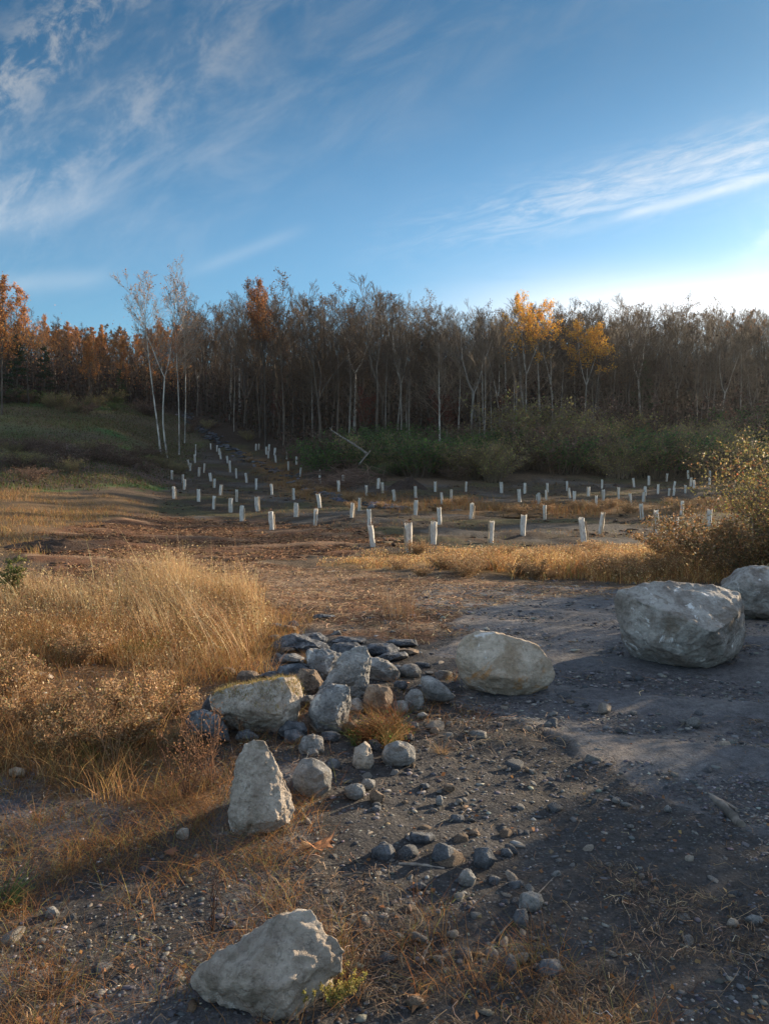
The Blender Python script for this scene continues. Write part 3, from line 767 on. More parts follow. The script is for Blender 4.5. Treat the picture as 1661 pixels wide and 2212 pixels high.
# ------------------------------------------------------------------ shrubs
def grow_shrub(seed, H, Rr, nst, pal, nleaf, leafsz, stemcol=(.10, .07, .05), arch=.5, r=.008, leafb=.25):
    rg = random.Random(seed); st = MB(); fo = MB(); tips = []
    for i in range(nst):
        az = rg.random()*6.28; rr0 = Rr*.25*math.sqrt(rg.random()); reach = Rr*rg.uniform(.3, 1.0); h = H*rg.uniform(.55, 1.0)*(1-.25*reach/Rr)
        b = Vector((math.cos(az)*rr0, math.sin(az)*rr0, -.05)); pts = [b]
        for k in range(1, 6):
            t = k/5
            pts.append(Vector((b.x+math.cos(az)*reach*t**1.4+rg.gauss(0, .03)*H, b.y+math.sin(az)*reach*t**1.4+rg.gauss(0, .03)*H, h*(t*(1+arch*.5)-arch*.5*t**2.5))))
        tube(st, pts, [r*(1.4-t*1.1/5) if t else r*1.5 for t in range(6)], 3, stemcol)
        for k in range(1, 5):
            for q in range(3):
                p = pts[k].lerp(pts[k+1], rg.random()); d = Vector((rg.gauss(0, 1), rg.gauss(0, 1), rg.gauss(.5, .5))).normalized()*H*rg.uniform(.08, .22)
                tube(st, [p, p+d*.6, p+d], [r*.6, r*.5, r*.3], 3, stemcol); tips.append((p, p+d))
        tips.append((pts[2], pts[4])); tips.append((pts[4], pts[5]))
    A = np.array([list(a) for a, b in tips]); B = np.array([list(b) for a, b in tips])
    k = nr.integers(0, len(A), nleaf); w = nr.random((nleaf, 1))
    c = A[k]*(1-w)+B[k]*w+nr.normal(0, .035*H, (nleaf, 3)); c[:, 2] = np.abs(c[:, 2])
    colr = pick(nleaf, pal, .25)
    leaves(fo, c, nr.uniform(.6, 1.3, nleaf)*leafsz, colr)
    return st, fo
SH = {}
def shrub_proto(key, name, *a, **k):
    st, fo = grow_shrub(*a, **k); SH[key] = (name, st.mesh('stems', M_wood), fo.mesh('foliage', M_leaf))
GREEN = [(.05, .12, .03, 3), (.08, .15, .035, 2), (.12, .14, .04, 1), (.035, .07, .03, 1)]
OLIVE = [(.27, .24, .08, 3), (.30, .24, .10, 2), (.19, .22, .07, 2), (.28, .17, .08, 1)]
BRAMB = [(.12, .07, .05, 3), (.16, .10, .08, 2), (.08, .045, .035, 2), (.22, .16, .13, 1)]
for i in range(2):
    shrub_proto('green%d' % i, 'green_shrub', 100+i, 1.0, .9, 30, GREEN, 2200, .05, (.10, .08, .06))
    shrub_proto('olive%d' % i, 'olive_shrub', 110+i, 1.0, .9, 44, OLIVE, 2200, .038, (.15, .115, .08))
    shrub_proto('bramble%d' % i, 'brown_bramble', 120+i, 1.0, 1.0, 34, BRAMB, 900, .06)
def put_shrub(key, x, y, s, label, group=None, sz=None):
    name, sm, fm = SH[key]
    e = empty(name, (x, y, float(G(x, y))-.03), rnd.random()*6.28); e.scale = (s, s, sz or s)
    for nm, me in (('stems', sm), ('foliage', fm)):
        o = bpy.data.objects.new(nm, me); link(o); o.parent = e
    tag(e, label, 'shrub', group); return e
def ground_at(px, D): return (px-830.5)/1665*D
# green brush bank right of the fallen log
for i in range(62):
    px = rnd.uniform(690, 1090); D = rnd.uniform(54, 68)
    if px < 800 and D < 57: continue
    k = rnd.choice(['green0', 'green1', 'green0', 'olive1', 'bramble0'])
    pl = 'in the green brush %s, %s' % ('by the fallen trunk' if px < 800 else ('behind the soil pile' if px < 930 else 'left of the olive brush'), 'front' if D < 58.5 else ('middle' if D < 63 else 'back')); put_shrub(k, ground_at(px, D), D, rnd.choice([1.3, 1.8, 2.4, 3.2])*rnd.uniform(.9, 1.15), {'g': 'green leafy shrub ', 'o': 'olive shrub ', 'b': 'brown bramble '}[k[0]]+pl, 'shrubs in the central brush bank')
for i in range(72):
    px = rnd.uniform(1090, 1750); D = rnd.uniform(58, 76)
    k = rnd.choice(['olive0', 'olive1', 'green1', 'olive0', 'bramble1'])
    pl = 'in the tall olive brush %s, %s' % ('at its left end' if px < 1250 else ('below the lower orange-yellow tree' if px < 1420 else ('left of the edge bush' if px < 1560 else 'behind the edge bush')), 'front' if D < 64 else ('middle' if D < 70 else 'back')); put_shrub(k, ground_at(px, D), D, rnd.choice([1.6, 2.2, 2.8, 3.6, 4.4, 5.4])*rnd.uniform(.9, 1.15), {'g': 'green leafy shrub ', 'o': 'olive shrub ', 'b': 'brown bramble '}[k[0]]+pl, 'shrubs in the right hand brush')
for i in range(40):
    px = rnd.uniform(-120, 390); yrow = rnd.uniform(965, 1048)+max(0, (px-150)*.05)
    p = P(px, yrow)
    k = rnd.choice(['bramble0', 'bramble1', 'bramble0', 'olive0'])
    put_shrub(k, p.x, p.y, rnd.uniform(.9, 1.7), {'o': 'olive shrub among the purple-brown brambles on the left slope', 'b': 'purple-brown bramble on the slope below the green meadow'}[k[0]]+(', left end' if px < 80 else (', middle' if px < 250 else ', right end')), 'brambles on the left slope', rnd.uniform(.7, 1.2))
for i in range(26):
    px = rnd.uniform(-60, 330); D = np.interp(px, EDX, EDD)-rnd.uniform(-2, 5)
    put_shrub(rnd.choice(['green0', 'bramble1', 'olive1']), ground_at(px, D), D, rnd.uniform(1, 2.2), 'low shrub along the meadow top, '+('far left' if px < 60 else ('left of middle' if px < 150 else ('right of middle' if px < 240 else 'beside the birches'))), 'shrubs along the meadow top')
for i in range(10):
    px = rnd.uniform(400, 720); D = rnd.uniform(80, 90) if px < 560 else rnd.uniform(66, 74)
    put_shrub(rnd.choice(['bramble0', 'olive1']), ground_at(px, D), D, rnd.uniform(.8, 1.5), 'low brown shrub at the foot of the central trunks', 'shrubs at the foot of the trunks')
RB2 = [(.34, .20, .10, 3), (.24, .13, .06, 3), (.46, .30, .15, 2), (.16, .15, .06, 1), (.56, .42, .26, 1)]
for i in range(3): shrub_proto('weedy%d' % i, 'dry_weed', 130+i, 1.0, .8, 40, RB2, 2600, .05, (.28, .18, .10), .3, .008)
used_ = []
for i in range(46):
    px, py = rnd.uniform(860, 1560), rnd.uniform(1188, 1250); p = P(px, py); S_ = rnd.uniform(.28, .58)*(1.1 if px > 1250 else .8)
    wh = 'left end' if px < 980 else ('left of middle' if px < 1120 else ('middle' if px < 1270 else ('right of middle' if px < 1400 else 'right end')))
    put_shrub('weedy%d' % rnd.randrange(3), p.x, p.y, S_, 'bushy dry weed in the golden grass strip, %s, %s' % (wh, 'front edge' if py > 1225 else ('centre' if py > 1205 else 'back edge')), 'dry weeds in the golden grass strip')
for i in range(15):
    px = rnd.choice([rnd.uniform(-40, 520), rnd.uniform(-40, 300)]); py = rnd.uniform(1290, 1640); p = P(px, py); S_ = rnd.uniform(.18, .42)
    put_shrub('weedy%d' % rnd.randrange(3), p.x, p.y, S_, 'brown seed-headed weed in the left grass, %s, %s' % ('left edge' if px < 90 else ('left third' if px < 220 else ('middle' if px < 360 else 'near the stone heap')), 'back' if py < 1370 else ('middle depth' if py < 1500 else 'front')), 'dry weeds in the left grass')
for i in range(36):
    px = rnd.uniform(520, 1560); py = np.interp(px, [520, 640, 760, 1050, 1560], [985, 1055, 1088, 1105, 1098])+rnd.uniform(-10, 12); p = P(px, py)
    put_shrub('weedy%d' % rnd.randrange(3), p.x, p.y, rnd.uniform(.35, .75), 'russet weed between the rows of shelters, %s' % ('upper left stretch' if px < 700 else ('behind the left front shelters' if px < 880 else ('left of the puddle' if px < 1080 else ('right of the puddle' if px < 1300 else 'near the right edge bushes')))), 'russet weeds between shelter rows')
# right-hand near bushes
MULTI = [(.22, .20, .05, 3), (.12, .14, .04, 3), (.30, .16, .05, 2), (.38, .10, .05, 1), (.40, .33, .12, 1)]
RBR = [(.25, .13, .06, 3), (.18, .12, .06, 2), (.33, .20, .09, 2), (.12, .10, .04, 2), (.40, .30, .18, 1)]
def bush(name, px, D, H, Rr, pal, n, seed, label, sz, nst=60, arch=.6):
    st, fo = grow_shrub(seed, H, Rr, nst, pal, n, sz, (.16, .12, .09), arch, .007)
    x_ = ground_at(px, D); e = empty(name, (x_, D, float(G(x_, D))-.03))
    st.build('stems', M_wood, e); fo.build('foliage', M_leaf, e); tag(e, label, 'bush'); return e
bush('autumn_bush', 1770, 11.8, 2.75, 2.1, [(.19, .16, .06, 3), (.12, .115, .04, 3), (.23, .13, .055, 3), (.32, .24, .12, 1), (.20, .07, .04, .5)], 16000, 1, 'tall twiggy green and straw-coloured bush at the right photo edge behind the boulders', .042, 110)
bush('autumn_bush', 1600, 13.2, 1.45, 1.4, RBR, 16000, 2, 'low russet bush just left of the tall green and yellow bush', .045, 60)
bush('autumn_bush', 1730, 16.5, 2.3, 1.6, MULTI, 7000, 3, 'yellowing bush partly hidden behind the tall edge bush', .06, 60)
bush('autumn_bush', 1490, 14.6, .9, 1.1, RBR, 8000, 4, 'low dry bramble at the right end of the golden grass strip', .04, 40)
bush('autumn_bush', 1660, 12.0, 1.15, 1.1, RBR, 11000, 5, 'brown low bush right behind the two right boulders', .045, 50)

# off-frame trees and bushes to the right that shade the track
SHADE = [(9.6, 9.6, 3.0, 2.1, 'x'), (12.9, 12.0, 3.8, 2.4, 'x'), (12.8, 8.8, 4.6, 2.5, 'x'), (7.9, 7.1, 2.5, 1.6, 'x'), (10.5, 6.0, 3.6, 2.2, 'x'), (9.6, 3.2, 3.2, 1.9, 'x'), (13.6, 5.6, 4.6, 2.4, 'x'), (6.9, 3.9, 2.2, 1.3, 'x'), (8.5, 10.3, 2.4, 1.6, 'x'), (7.6, 9.0, 2.0, 1.4, 'x')]
for i, (x_, y_, H, Rr, _) in enumerate(SHADE):
    st, fo = grow_shrub(200+i, H, Rr, 60, MULTI, 6500, .11, (.16, .12, .09), .4, .014)
    e = empty('autumn_bush', (x_, y_, float(G(x_, y_))-.03)); st.build('stems', M_wood, e); fo.build('foliage', M_leaf, e)
    tag(e, 'leafy autumn bush lining the right side of the track outside the photo', 'bush', 'bushes beside the track')

# ------------------------------------------------------------------ tree shelters
mt, x = newmat('shelter_mesh'); nt = mt.node_tree
tcn = x.n('ShaderNodeTexCoord'); mp = x.n('ShaderNodeMapping'); mp.inputs['Scale'].default_value = (1, 1, .25); nt.links.new(tcn.outputs['Object'], mp.inputs[0])
f = x.noise(mp.outputs[0], 22, 5, .6); c = x.mix(x.ramp(f, .35, .7), (.84, .82, .78), (.55, .52, .47))
pb = x.n('ShaderNodeBsdfPrincipled'); nt.links.new(c, pb.inputs['Base Color']); pb.inputs['Roughness'].default_value = .5
tr_ = x.n('ShaderNodeBsdfTranslucent'); nt.links.new(c, tr_.inputs[0]); mx = x.n('ShaderNodeMixShader'); mx.inputs[0].default_value = .45
nt.links.new(pb.outputs[0], mx.inputs[1]); nt.links.new(tr_.outputs[0], mx.inputs[2]); out = x.n('ShaderNodeOutputMaterial'); nt.links.new(mx.outputs[0], out.inputs[0])
M_shel = mt
def shelter_meshes(seed):
    rg = random.Random(seed); sh = MB(); n = 8; rows = 8; W = .070
    ph = [rg.uniform(.82, 1.12) for _ in range(n)]
    for inner in (0, 1):
        vs = []
        for i in range(rows+1):
            t = i/rows
            for j in range(n):
                a = 2*math.pi*j/n+.25*math.sin(t*3+seed)
                rr = W*ph[j]*(1+.08*math.sin(t*7+j*2+seed))*(1+(.10*t))-inner*.004
                zt = t*(1+(.035*math.sin(j*1.7+seed) if i == rows else 0))
                vs.append((rr*math.cos(a), rr*math.sin(a), zt))
        fs = [(i*n+j, i*n+(j+1) % n, (i+1)*n+(j+1) % n, (i+1)*n+j) for i in range(rows) for j in range(n)]
        sh.add(vs, fs if not inner else [q[::-1] for q in fs])
    stk = MB(); a = rg.random()*6.28; o = (math.cos(a)*.10, math.sin(a)*.10)
    s = .014
    v = [(o[0]+dx*s, o[1]+dy*s, zz) for zz in (-.15, rg.choice([.85, 1.02, 1.12, 1.25])) for dx, dy in ((-1, -1), (1, -1), (1, 1), (-1, 1))]
    stk.add(v, [(0, 1, 5, 4), (1, 2, 6, 5), (2, 3, 7, 6), (3, 0, 4, 7), (4, 5, 6, 7)])
    pl = MB()
    tube(pl, [(0, 0, 0), (.01, .01, .7), (.03, -.01, 1.12), (.05, .02, 1.3)], [.008, .007, .005, .003], 4, (.16, .08, .05))
    c = nr.normal(0, .05, (26, 3))+np.array([.03, 0, 1.1]); leaves(pl, c, nr.uniform(.03, .06, 26), pick(26, [(.15, .07, .045), (.12, .09, .05)]))
    return sh.mesh('tube', M_shel, True), stk.mesh('stake', M_stake), pl.mesh('seedling', M_leaf)
SHM = [shelter_meshes(i+1) for i in range(6)]
ordn = ['first', 'second', 'third', 'fourth', 'fifth', 'sixth', 'seventh', 'eighth', 'ninth', 'tenth', 'eleventh', 'twelfth', 'thirteenth', 'fourteenth', 'fifteenth', 'sixteenth', 'seventeenth', 'eighteenth', 'nineteenth', 'twentieth', 'twenty-first', 'twenty-second', 'twenty-third', 'twenty-fourth', 'twenty-fifth']
bands = [(1139, 9999, 'row nearest the camera'), (1104, 1139, 'second band on brown soil'), (1080, 1104, 'third band back'),
         (1062, 1080, 'fourth band by orange weeds'), (1040, 1062, 'fifth band, mid field'), (1010, 1040, 'sixth band, upper field'), (0, 1010, 'farthest band')]
order = {}
for bi, (lo, hi, nm) in enumerate(bands):
    for side in (0, 1):
        ids = sorted([i for i, t in enumerate(TUBES) if lo <= t[2] < hi and (t[0] >= 830) == bool(side)], key=lambda i: TUBES[i][0])
        for k, i in enumerate(ids):
            order[i] = 'white tree shelter, %s from left, %s half of the %s' % (ordn[k], 'right' if side else 'left', nm)
for i, ((px, t, b), p) in enumerate(zip(TUBES, TUBEP)):
    h = (b-t)/1665*p.y*1.16+.03; h = min(max(h, .50), .95)
    w = rnd.uniform(.92, 1.1)*min(max(h/.6, .85), 1.15)
    sm, km, pm = SHM[rnd.randrange(6)]
    e = empty('tree_shelter', (p.x, p.y, p.z+.01), rnd.random()*6.28)
    e.rotation_euler = (rnd.gauss(0, .07), rnd.gauss(0, .07), rnd.random()*6.28); e.scale = (w, w*rnd.uniform(.8, 1.1), h)
    for nm, me in (('tube', sm), ('stake', km)) + ((('seedling', pm),) if rnd.random() < .5 else ()):
        o = bpy.data.objects.new(nm, me); link(o); o.parent = e
    tag(e, order[i], 'tree shelter', 'tree shelters planted across the field')

# ------------------------------------------------------------------ rocks
def rock(outline, mat, label, T=.7, tilt=.35, front=.25, fpt=None, name='rock', cat='rock', rough=1.0, sharp=.8, extra=None, lift=0, res=26, group=None, sink=.0, cuts=None):
    ol = np.array(outline, float)
    if ol[:, 1].min() > 1360 and ol[:, 1].max() < 1668 and ol[:, 0].max() < 925 and ol[:, 0].min() > 480:
        c_ = np.array([ol[:, 0].mean(), ol[:, 1].max()]); ol = (ol-c_)*np.array([1.16, 1.12])+c_
    bot = ol[:, 1].max(); top = ol[:, 1].min(); cx = ol[:, 0].mean(); cy = (bot+top)/2; wpx = np.ptp(ol[:, 0])
    bx = ol[ol[:, 1] > bot-.15*(bot-top)-2, 0].mean()
    G0 = P(bx, bot-.02*(bot-top)-sink); G0.z += lift
    r0 = Vector(ray(bx, bot)); r0.normalize()
    pu = (Vector((0, 0, 1))-r0*r0.z).normalized()
    up = (Vector((0, 0, 1))*(1-tilt)+pu*tilt).normalized(); N = Vector((1, 0, 0)).cross(up).normalized()   # facing away (+y)
    def onplane(px, py, off):
        r = Vector(ray(px, py)); o = Vector((0, 0, CAMH)); G1 = G0+Vector((0, 1, 0))*off
        t = (G1-o).dot(N)/r.dot(N); return o+r*t
    W = wpx/1665*G0.y
    pts = [onplane(a, b, 0) for a, b in ol]
    if fpt:
        for a, b, f in fpt: pts.append(onplane(a, b, f*W))
    else:
        for a, b in ol: pts.append(onplane(cx+(a-cx)*.55, cy+(b-cy)*.5, -front*W))
    for a, b in ol:
        for s_, f in ((.92, T*.45), (.62, T)):
            q = onplane(cx+(a-cx)*s_, cy+(b-cy)*s_-(0), f*W); pts.append(q)
            g = float(G(q.x, q.y))-.04*W
            if q.z > g: pts.append(Vector((q.x+(G0.x-q.x)*.15, q.y, g)))
    if extra: pts += extra(onplane, W)
    ctr = sum(pts, Vector())/len(pts)
    bm = bmesh.new()
    for p in pts: bm.verts.new(p-G0)
    r_ = bmesh.ops.convex_hull(bm, input=bm.verts)
    kill = [v for v in bm.verts if not v.link_faces]
    bmesh.ops.delete(bm, geom=kill, context='VERTS')
    me = bpy.data.meshes.new(name); bm.to_mesh(me); bm.free()
    o = bpy.data.objects.new(name, me); link(o); o.location = G0
    md = o.modifiers.new('r', 'REMESH'); md.mode = 'VOXEL'; md.voxel_size = W/(res*1.15)
    ms = o.modifiers.new('s', 'SMOOTH'); ms.factor = .5; ms.iterations = int(1+7*(1-sharp))
    dg = C.evaluated_depsgraph_get(); m2 = bpy.data.meshes.new_from_object(o.evaluated_get(dg)); o.modifiers.clear(); o.data = m2
    bpy.data.meshes.remove(me); m2.name = name
    m2.materials.clear(); m2.materials.append(mat)
    nv = len(m2.vertices); co = np.zeros(nv*3); m2.vertices.foreach_get('co', co); co = co.reshape(-1, 3)
    no = np.array([v.normal[:] for v in m2.vertices])
    lo_, hi_ = co.min(0), co.max(0)
    for k in range((3 if 'slate' in label or 'slab' in label else int(3+9*sharp)) if cuts is None else cuts):
        n_ = np.array([rnd.gauss(0, 1), rnd.gauss(-.3, 1), rnd.gauss(.25, .8)]); n_ /= np.linalg.norm(n_)
        pr = co@n_; mxp = np.percentile(pr, 99.7); cut = mxp-W*rnd.uniform(.02, .11)*(1 if sharp > .4 else .5)
        ex = np.maximum(pr-cut, 0); co = co-n_[None]*(ex*.92)[:, None]
    l2, h2 = co.min(0), co.max(0); co = (co-l2)/(h2-l2)*(hi_-lo_)+lo_
    off = np.array([rnd.uniform(-50, 50) for _ in range(3)]); d = np.zeros(nv)
    for i in range(nv):
        q = Vector((co[i]/W+off))
        a = mnoise.fractal(q*2.2, 1.0, 2.0, 4)*.035
        dd, _ = mnoise.voronoi(q*2.6); b = (dd[1]-dd[0])
        b2 = mnoise.ridged_multi_fractal(q*4.5, .9, 2.1, 4, 1.0, 2.0)*.007
        d[i] = a*.7-max(0, .14-b)*.16*sharp-b2*1.6*sharp+mnoise.fractal(q*11, .8, 2.0, 4)*.017*(.4+sharp)
    co += no*(d*W*rough)[:, None]
    m2.vertices.foreach_set('co', co.ravel()); m2.polygons.foreach_set('use_smooth', np.ones(len(m2.polygons), bool)); m2.update()
    tag(o, label, cat, group)
    return o
def blob(x0, y0, x1, y1, seed, n=9, sq=.25):
    rg = random.Random(seed); cx, cy, w, h = (x0+x1)/2, (y0+y1)/2, (x1-x0)/2, (y1-y0)/2
    o = []
    for i in range(n):
        a = 6.283*(i+rg.uniform(-.25, .25))/n; k = 1/max(abs(math.cos(a)), abs(math.sin(a))); k = 1*(1-sq)+k*sq
        k *= rg.uniform(.88, 1.04); o.append((cx+w*math.cos(a)*k, cy+h*math.sin(a)*k))
    return o
rock([(410,2120),(425,2092),(480,2075),(540,2010),(580,1985),(640,1962),(668,1957),(690,1985),(715,2020),(752,2055),(742,2090),(700,2130),(660,2165),(640,2205),(590,2214),(520,2190),(450,2160),(415,2140)], R_pale,
     'large pale angular rock lying in the grass at the bottom of the photo', T=.5, tilt=.7, fpt=[(490, 2105, -.02), (580, 2035, -.10), (640, 2025, -.08), (700, 2060, -.08), (560, 2130, -.22), (620, 2150, -.22), (530, 2090, -.2)], sharp=.8, cuts=1, res=60, rough=.9)
rock([(490,1760),(500,1700),(512,1640),(530,1605),(548,1595),(570,1600),(590,1625),(612,1670),(630,1715),(636,1750),(628,1785),(600,1800),(560,1803),(520,1814),(498,1805)], R_pale,
     'tall pear-shaped tan rock standing in front of the stone heap', T=.5, tilt=.55, fpt=[(540, 1650, -.10), (560, 1620, -.06), (530, 1780, -.22), (600, 1770, -.28), (540, 1700, -.2), (610, 1740, -.2)], sharp=.7, cuts=1, res=50)
rock(blob(630, 1636, 720, 1727, 3, 12, .3), R_gray, 'round grey cobble right beside the tall pear-shaped rock', T=.9, tilt=.5, sharp=.1, rough=.6, res=30)
rock([(455,1500),(470,1490),(520,1478),(600,1462),(640,1458),(655,1480),(650,1520),(630,1560),(600,1590),(560,1580),(510,1560),(470,1540),(456,1520)], R_pale,
     'mossy flat-topped slab at the left side of the stone heap', T=.7, tilt=.5, sharp=.8, fpt=[(480, 1500, -.08), (560, 1560, -.25), (610, 1540, -.2), (530, 1500, -.1)], res=44)
rock([(400,1560),(408,1535),(440,1530),(475,1545),(495,1575),(500,1605),(470,1600),(420,1590)], R_slate, 'broken dark rock with tan face left below the mossy slab', T=.6, sharp=1, res=32)
rock([(433,1535),(440,1518),(456,1498),(462,1540),(445,1545)], R_slate, 'small triangular shard wedged at the left end of the mossy slab', T=.8, res=20)
rock([(697,1490),(710,1460),(735,1428),(765,1410),(785,1408),(797,1432),(792,1470),(790,1495),(765,1515),(745,1510),(725,1500)], R_gray, 'upright pointed grey boulder crowning the stone heap', T=.6, tilt=.3, sharp=.7, res=40, front=.2)
rock([(668,1560),(675,1530),(700,1515),(690,1500),(720,1490),(748,1500),(752,1540),(745,1580),(715,1590),(680,1588)], R_white, 'white-veined grey rock at the front of the stone heap', T=.7, tilt=.4, sharp=.9, res=36)
rock([(663,1425),(668,1408),(700,1408),(740,1420),(725,1450),(705,1475),(678,1465)], R_white, 'pale broken slab behind the upright pointed boulder', T=.8, tilt=.8, sharp=1, res=28)
rock([(600,1460),(606,1442),(660,1436),(672,1450),(668,1475),(620,1475)], R_slate, 'flat bluish slab behind the mossy slab', T=.9, tilt=.7, res=28)
rock(blob(512, 1450, 560, 1480, 8), R_brown, 'small dark rounded stone left behind the mossy slab', T=.8, res=20)
rock([(640,1475),(650,1448),(680,1452),(700,1480),(685,1500),(650,1500)], R_brown, 'brown flat rock lying between the mossy slab and the white-veined rock', T=.8, tilt=.7, res=24)
rock(blob(644, 1590, 700, 1636, 4), R_gray, 'grey rock wedged behind the round cobble', T=.8, res=24)
rock([(590,1395),(612,1378),(636,1370),(660,1392),(700,1392),(705,1408),(650,1410),(600,1408)], R_slate, 'dark blue slate standing at the back left of the heap', T=.7, tilt=.4, sharp=.9, res=30)
rock([(642,1385),(655,1372),(690,1368),(706,1382),(700,1392),(650,1393)], R_slate, 'smooth slate cobble resting behind the dark blue slate', T=.8, res=22, lift=.05)
rock([(705,1420),(725,1393),(770,1390),(790,1408),(760,1425)], R_slate, 'layered grey slate behind the upright pointed boulder', T=.9, tilt=.8, res=26)
rock([(720,1385),(745,1378),(785,1380),(790,1392),(740,1395)], R_slate, 'thin flat slate at the back of the heap', T=1, tilt=.8, res=22)
rock([(785,1405),(800,1393),(840,1392),(860,1402),(850,1420),(800,1418)], R_slate, 'flat slate right of the upright pointed boulder', T=1, tilt=.8, res=24)
rock([(838,1388),(850,1382),(895,1384),(900,1396),(860,1400)], R_slate, 'rightmost thin slate at the back of the heap', T=1, tilt=.8, res=22)
rock([(812,1425),(830,1412),(875,1410),(880,1420),(840,1430)], R_slate, 'thin dark slate flake on the right side of the heap', T=1, tilt=.8, res=22)
rock([(790,1440),(796,1424),(820,1424),(845,1436),(862,1455),(850,1475),(810,1470)], R_gray, 'broad rough rock on the right side of the heap behind the grass tuft', T=.8, tilt=.6, res=28)
rock([(790,1428),(800,1420),(835,1428),(840,1440),(800,1440)], R_pale, 'thin pale tan slab on the right shoulder of the upright boulder', T=.8, tilt=.6, res=20, lift=.04)
rock(blob(862, 1436, 908, 1466, 5), R_gray, 'rounded blue-grey stone right of the heap', T=.8, res=22, sharp=.3)
rock([(908,1468),(918,1460),(945,1470),(970,1490),(983,1508),(960,1517),(925,1510),(910,1490)], R_gray, 'smooth wedge-shaped grey stone between the heap and the tan boulder', T=.6, tilt=.5, sharp=.2, rough=.6, res=28)
rock(blob(876, 1492, 914, 1538, 6), R_gray, 'upright rough grey stone left of the wedge-shaped stone', T=.8, res=22)
rock(blob(784, 1482, 848, 1550, 7), R_brown, 'brown rounded rock behind the russet grass tuft', T=.7, res=26, sharp=.3)
rock(blob(843, 1515, 880, 1545, 17), R_gray, 'small grey stone at the foot of the russet grass tuft', T=.8, res=18)
rock(blob(826, 1606, 895, 1660, 9, 12, .2), R_gray, 'rounded pale grey cobble below the russet grass tuft', T=.7, tilt=.5, sharp=.3, res=28)
rock([(763,1655),(768,1625),(785,1610),(797,1618),(806,1650),(795,1664),(772,1664)], R_pale, 'small upright tan stone left of the rounded pale cobble', T=.8, tilt=.5, res=24)
rock(blob(740, 1690, 792, 1730, 10), R_gray, 'pale angular stone right of the round grey cobble', T=.8, tilt=.5, res=24)
rock(blob(778, 1680, 812, 1706, 11), R_gray, 'small grey stone touching the pale angular stone', T=.8, tilt=.5, res=18)
rock([(797,1718),(810,1702),(832,1718),(825,1738),(800,1732)], R_brown, 'brownish wedge stone right of the pale angular stone', T=.8, tilt=.5, res=20)
rock([(985,1430),(988,1400),(1000,1375),(1030,1362),(1070,1364),(1130,1378),(1165,1395),(1190,1425),(1200,1455),(1192,1475),(1165,1482),(1150,1500),(1110,1507),(1060,1500),(1015,1480),(992,1460)], R_tan,
     'rounded tan boulder with orange and white stains beside the track', T=.75, tilt=.25, sharp=.3, cuts=2, fpt=[(1020, 1400, -.05), (1090, 1400, -.06), (1060, 1460, -.16), (1130, 1470, -.16), (1150, 1420, -.05), (1020, 1450, -.1)], res=56, rough=.8, name='boulder', cat='boulder')
rock([(1326,1295),(1340,1275),(1400,1256),(1450,1254),(1540,1262),(1600,1278),(1612,1310),(1614,1370),(1600,1410),(1560,1435),(1530,1448),(1490,1440),(1430,1415),(1370,1385),(1345,1350)], R_big,
     'huge angular grey boulder standing on the gravel track', T=.8, tilt=.2, sharp=.7, cuts=4, fpt=[(1380, 1303, -.16), (1440, 1318, -.30), (1500, 1345, -.40), (1550, 1368, -.42), (1525, 1440, -.30), (1420, 1400, -.2), (1595, 1330, -.22), (1345, 1310, -.05)], res=70, rough=.6, name='boulder', cat='boulder')
rock([(1550,1255),(1575,1225),(1620,1218),(1700,1222),(1760,1240),(1780,1290),(1760,1330),(1680,1345),(1620,1335),(1580,1310)], R_big,
     'flat-topped tan boulder cut off by the right photo edge', T=.8, tilt=.2, sharp=.9, cuts=4, fpt=[(1575, 1258, -.1), (1640, 1268, -.26), (1720, 1275, -.3), (1700, 1335, -.18), (1640, 1330, -.15)], res=50, rough=.6, name='boulder', cat='boulder')
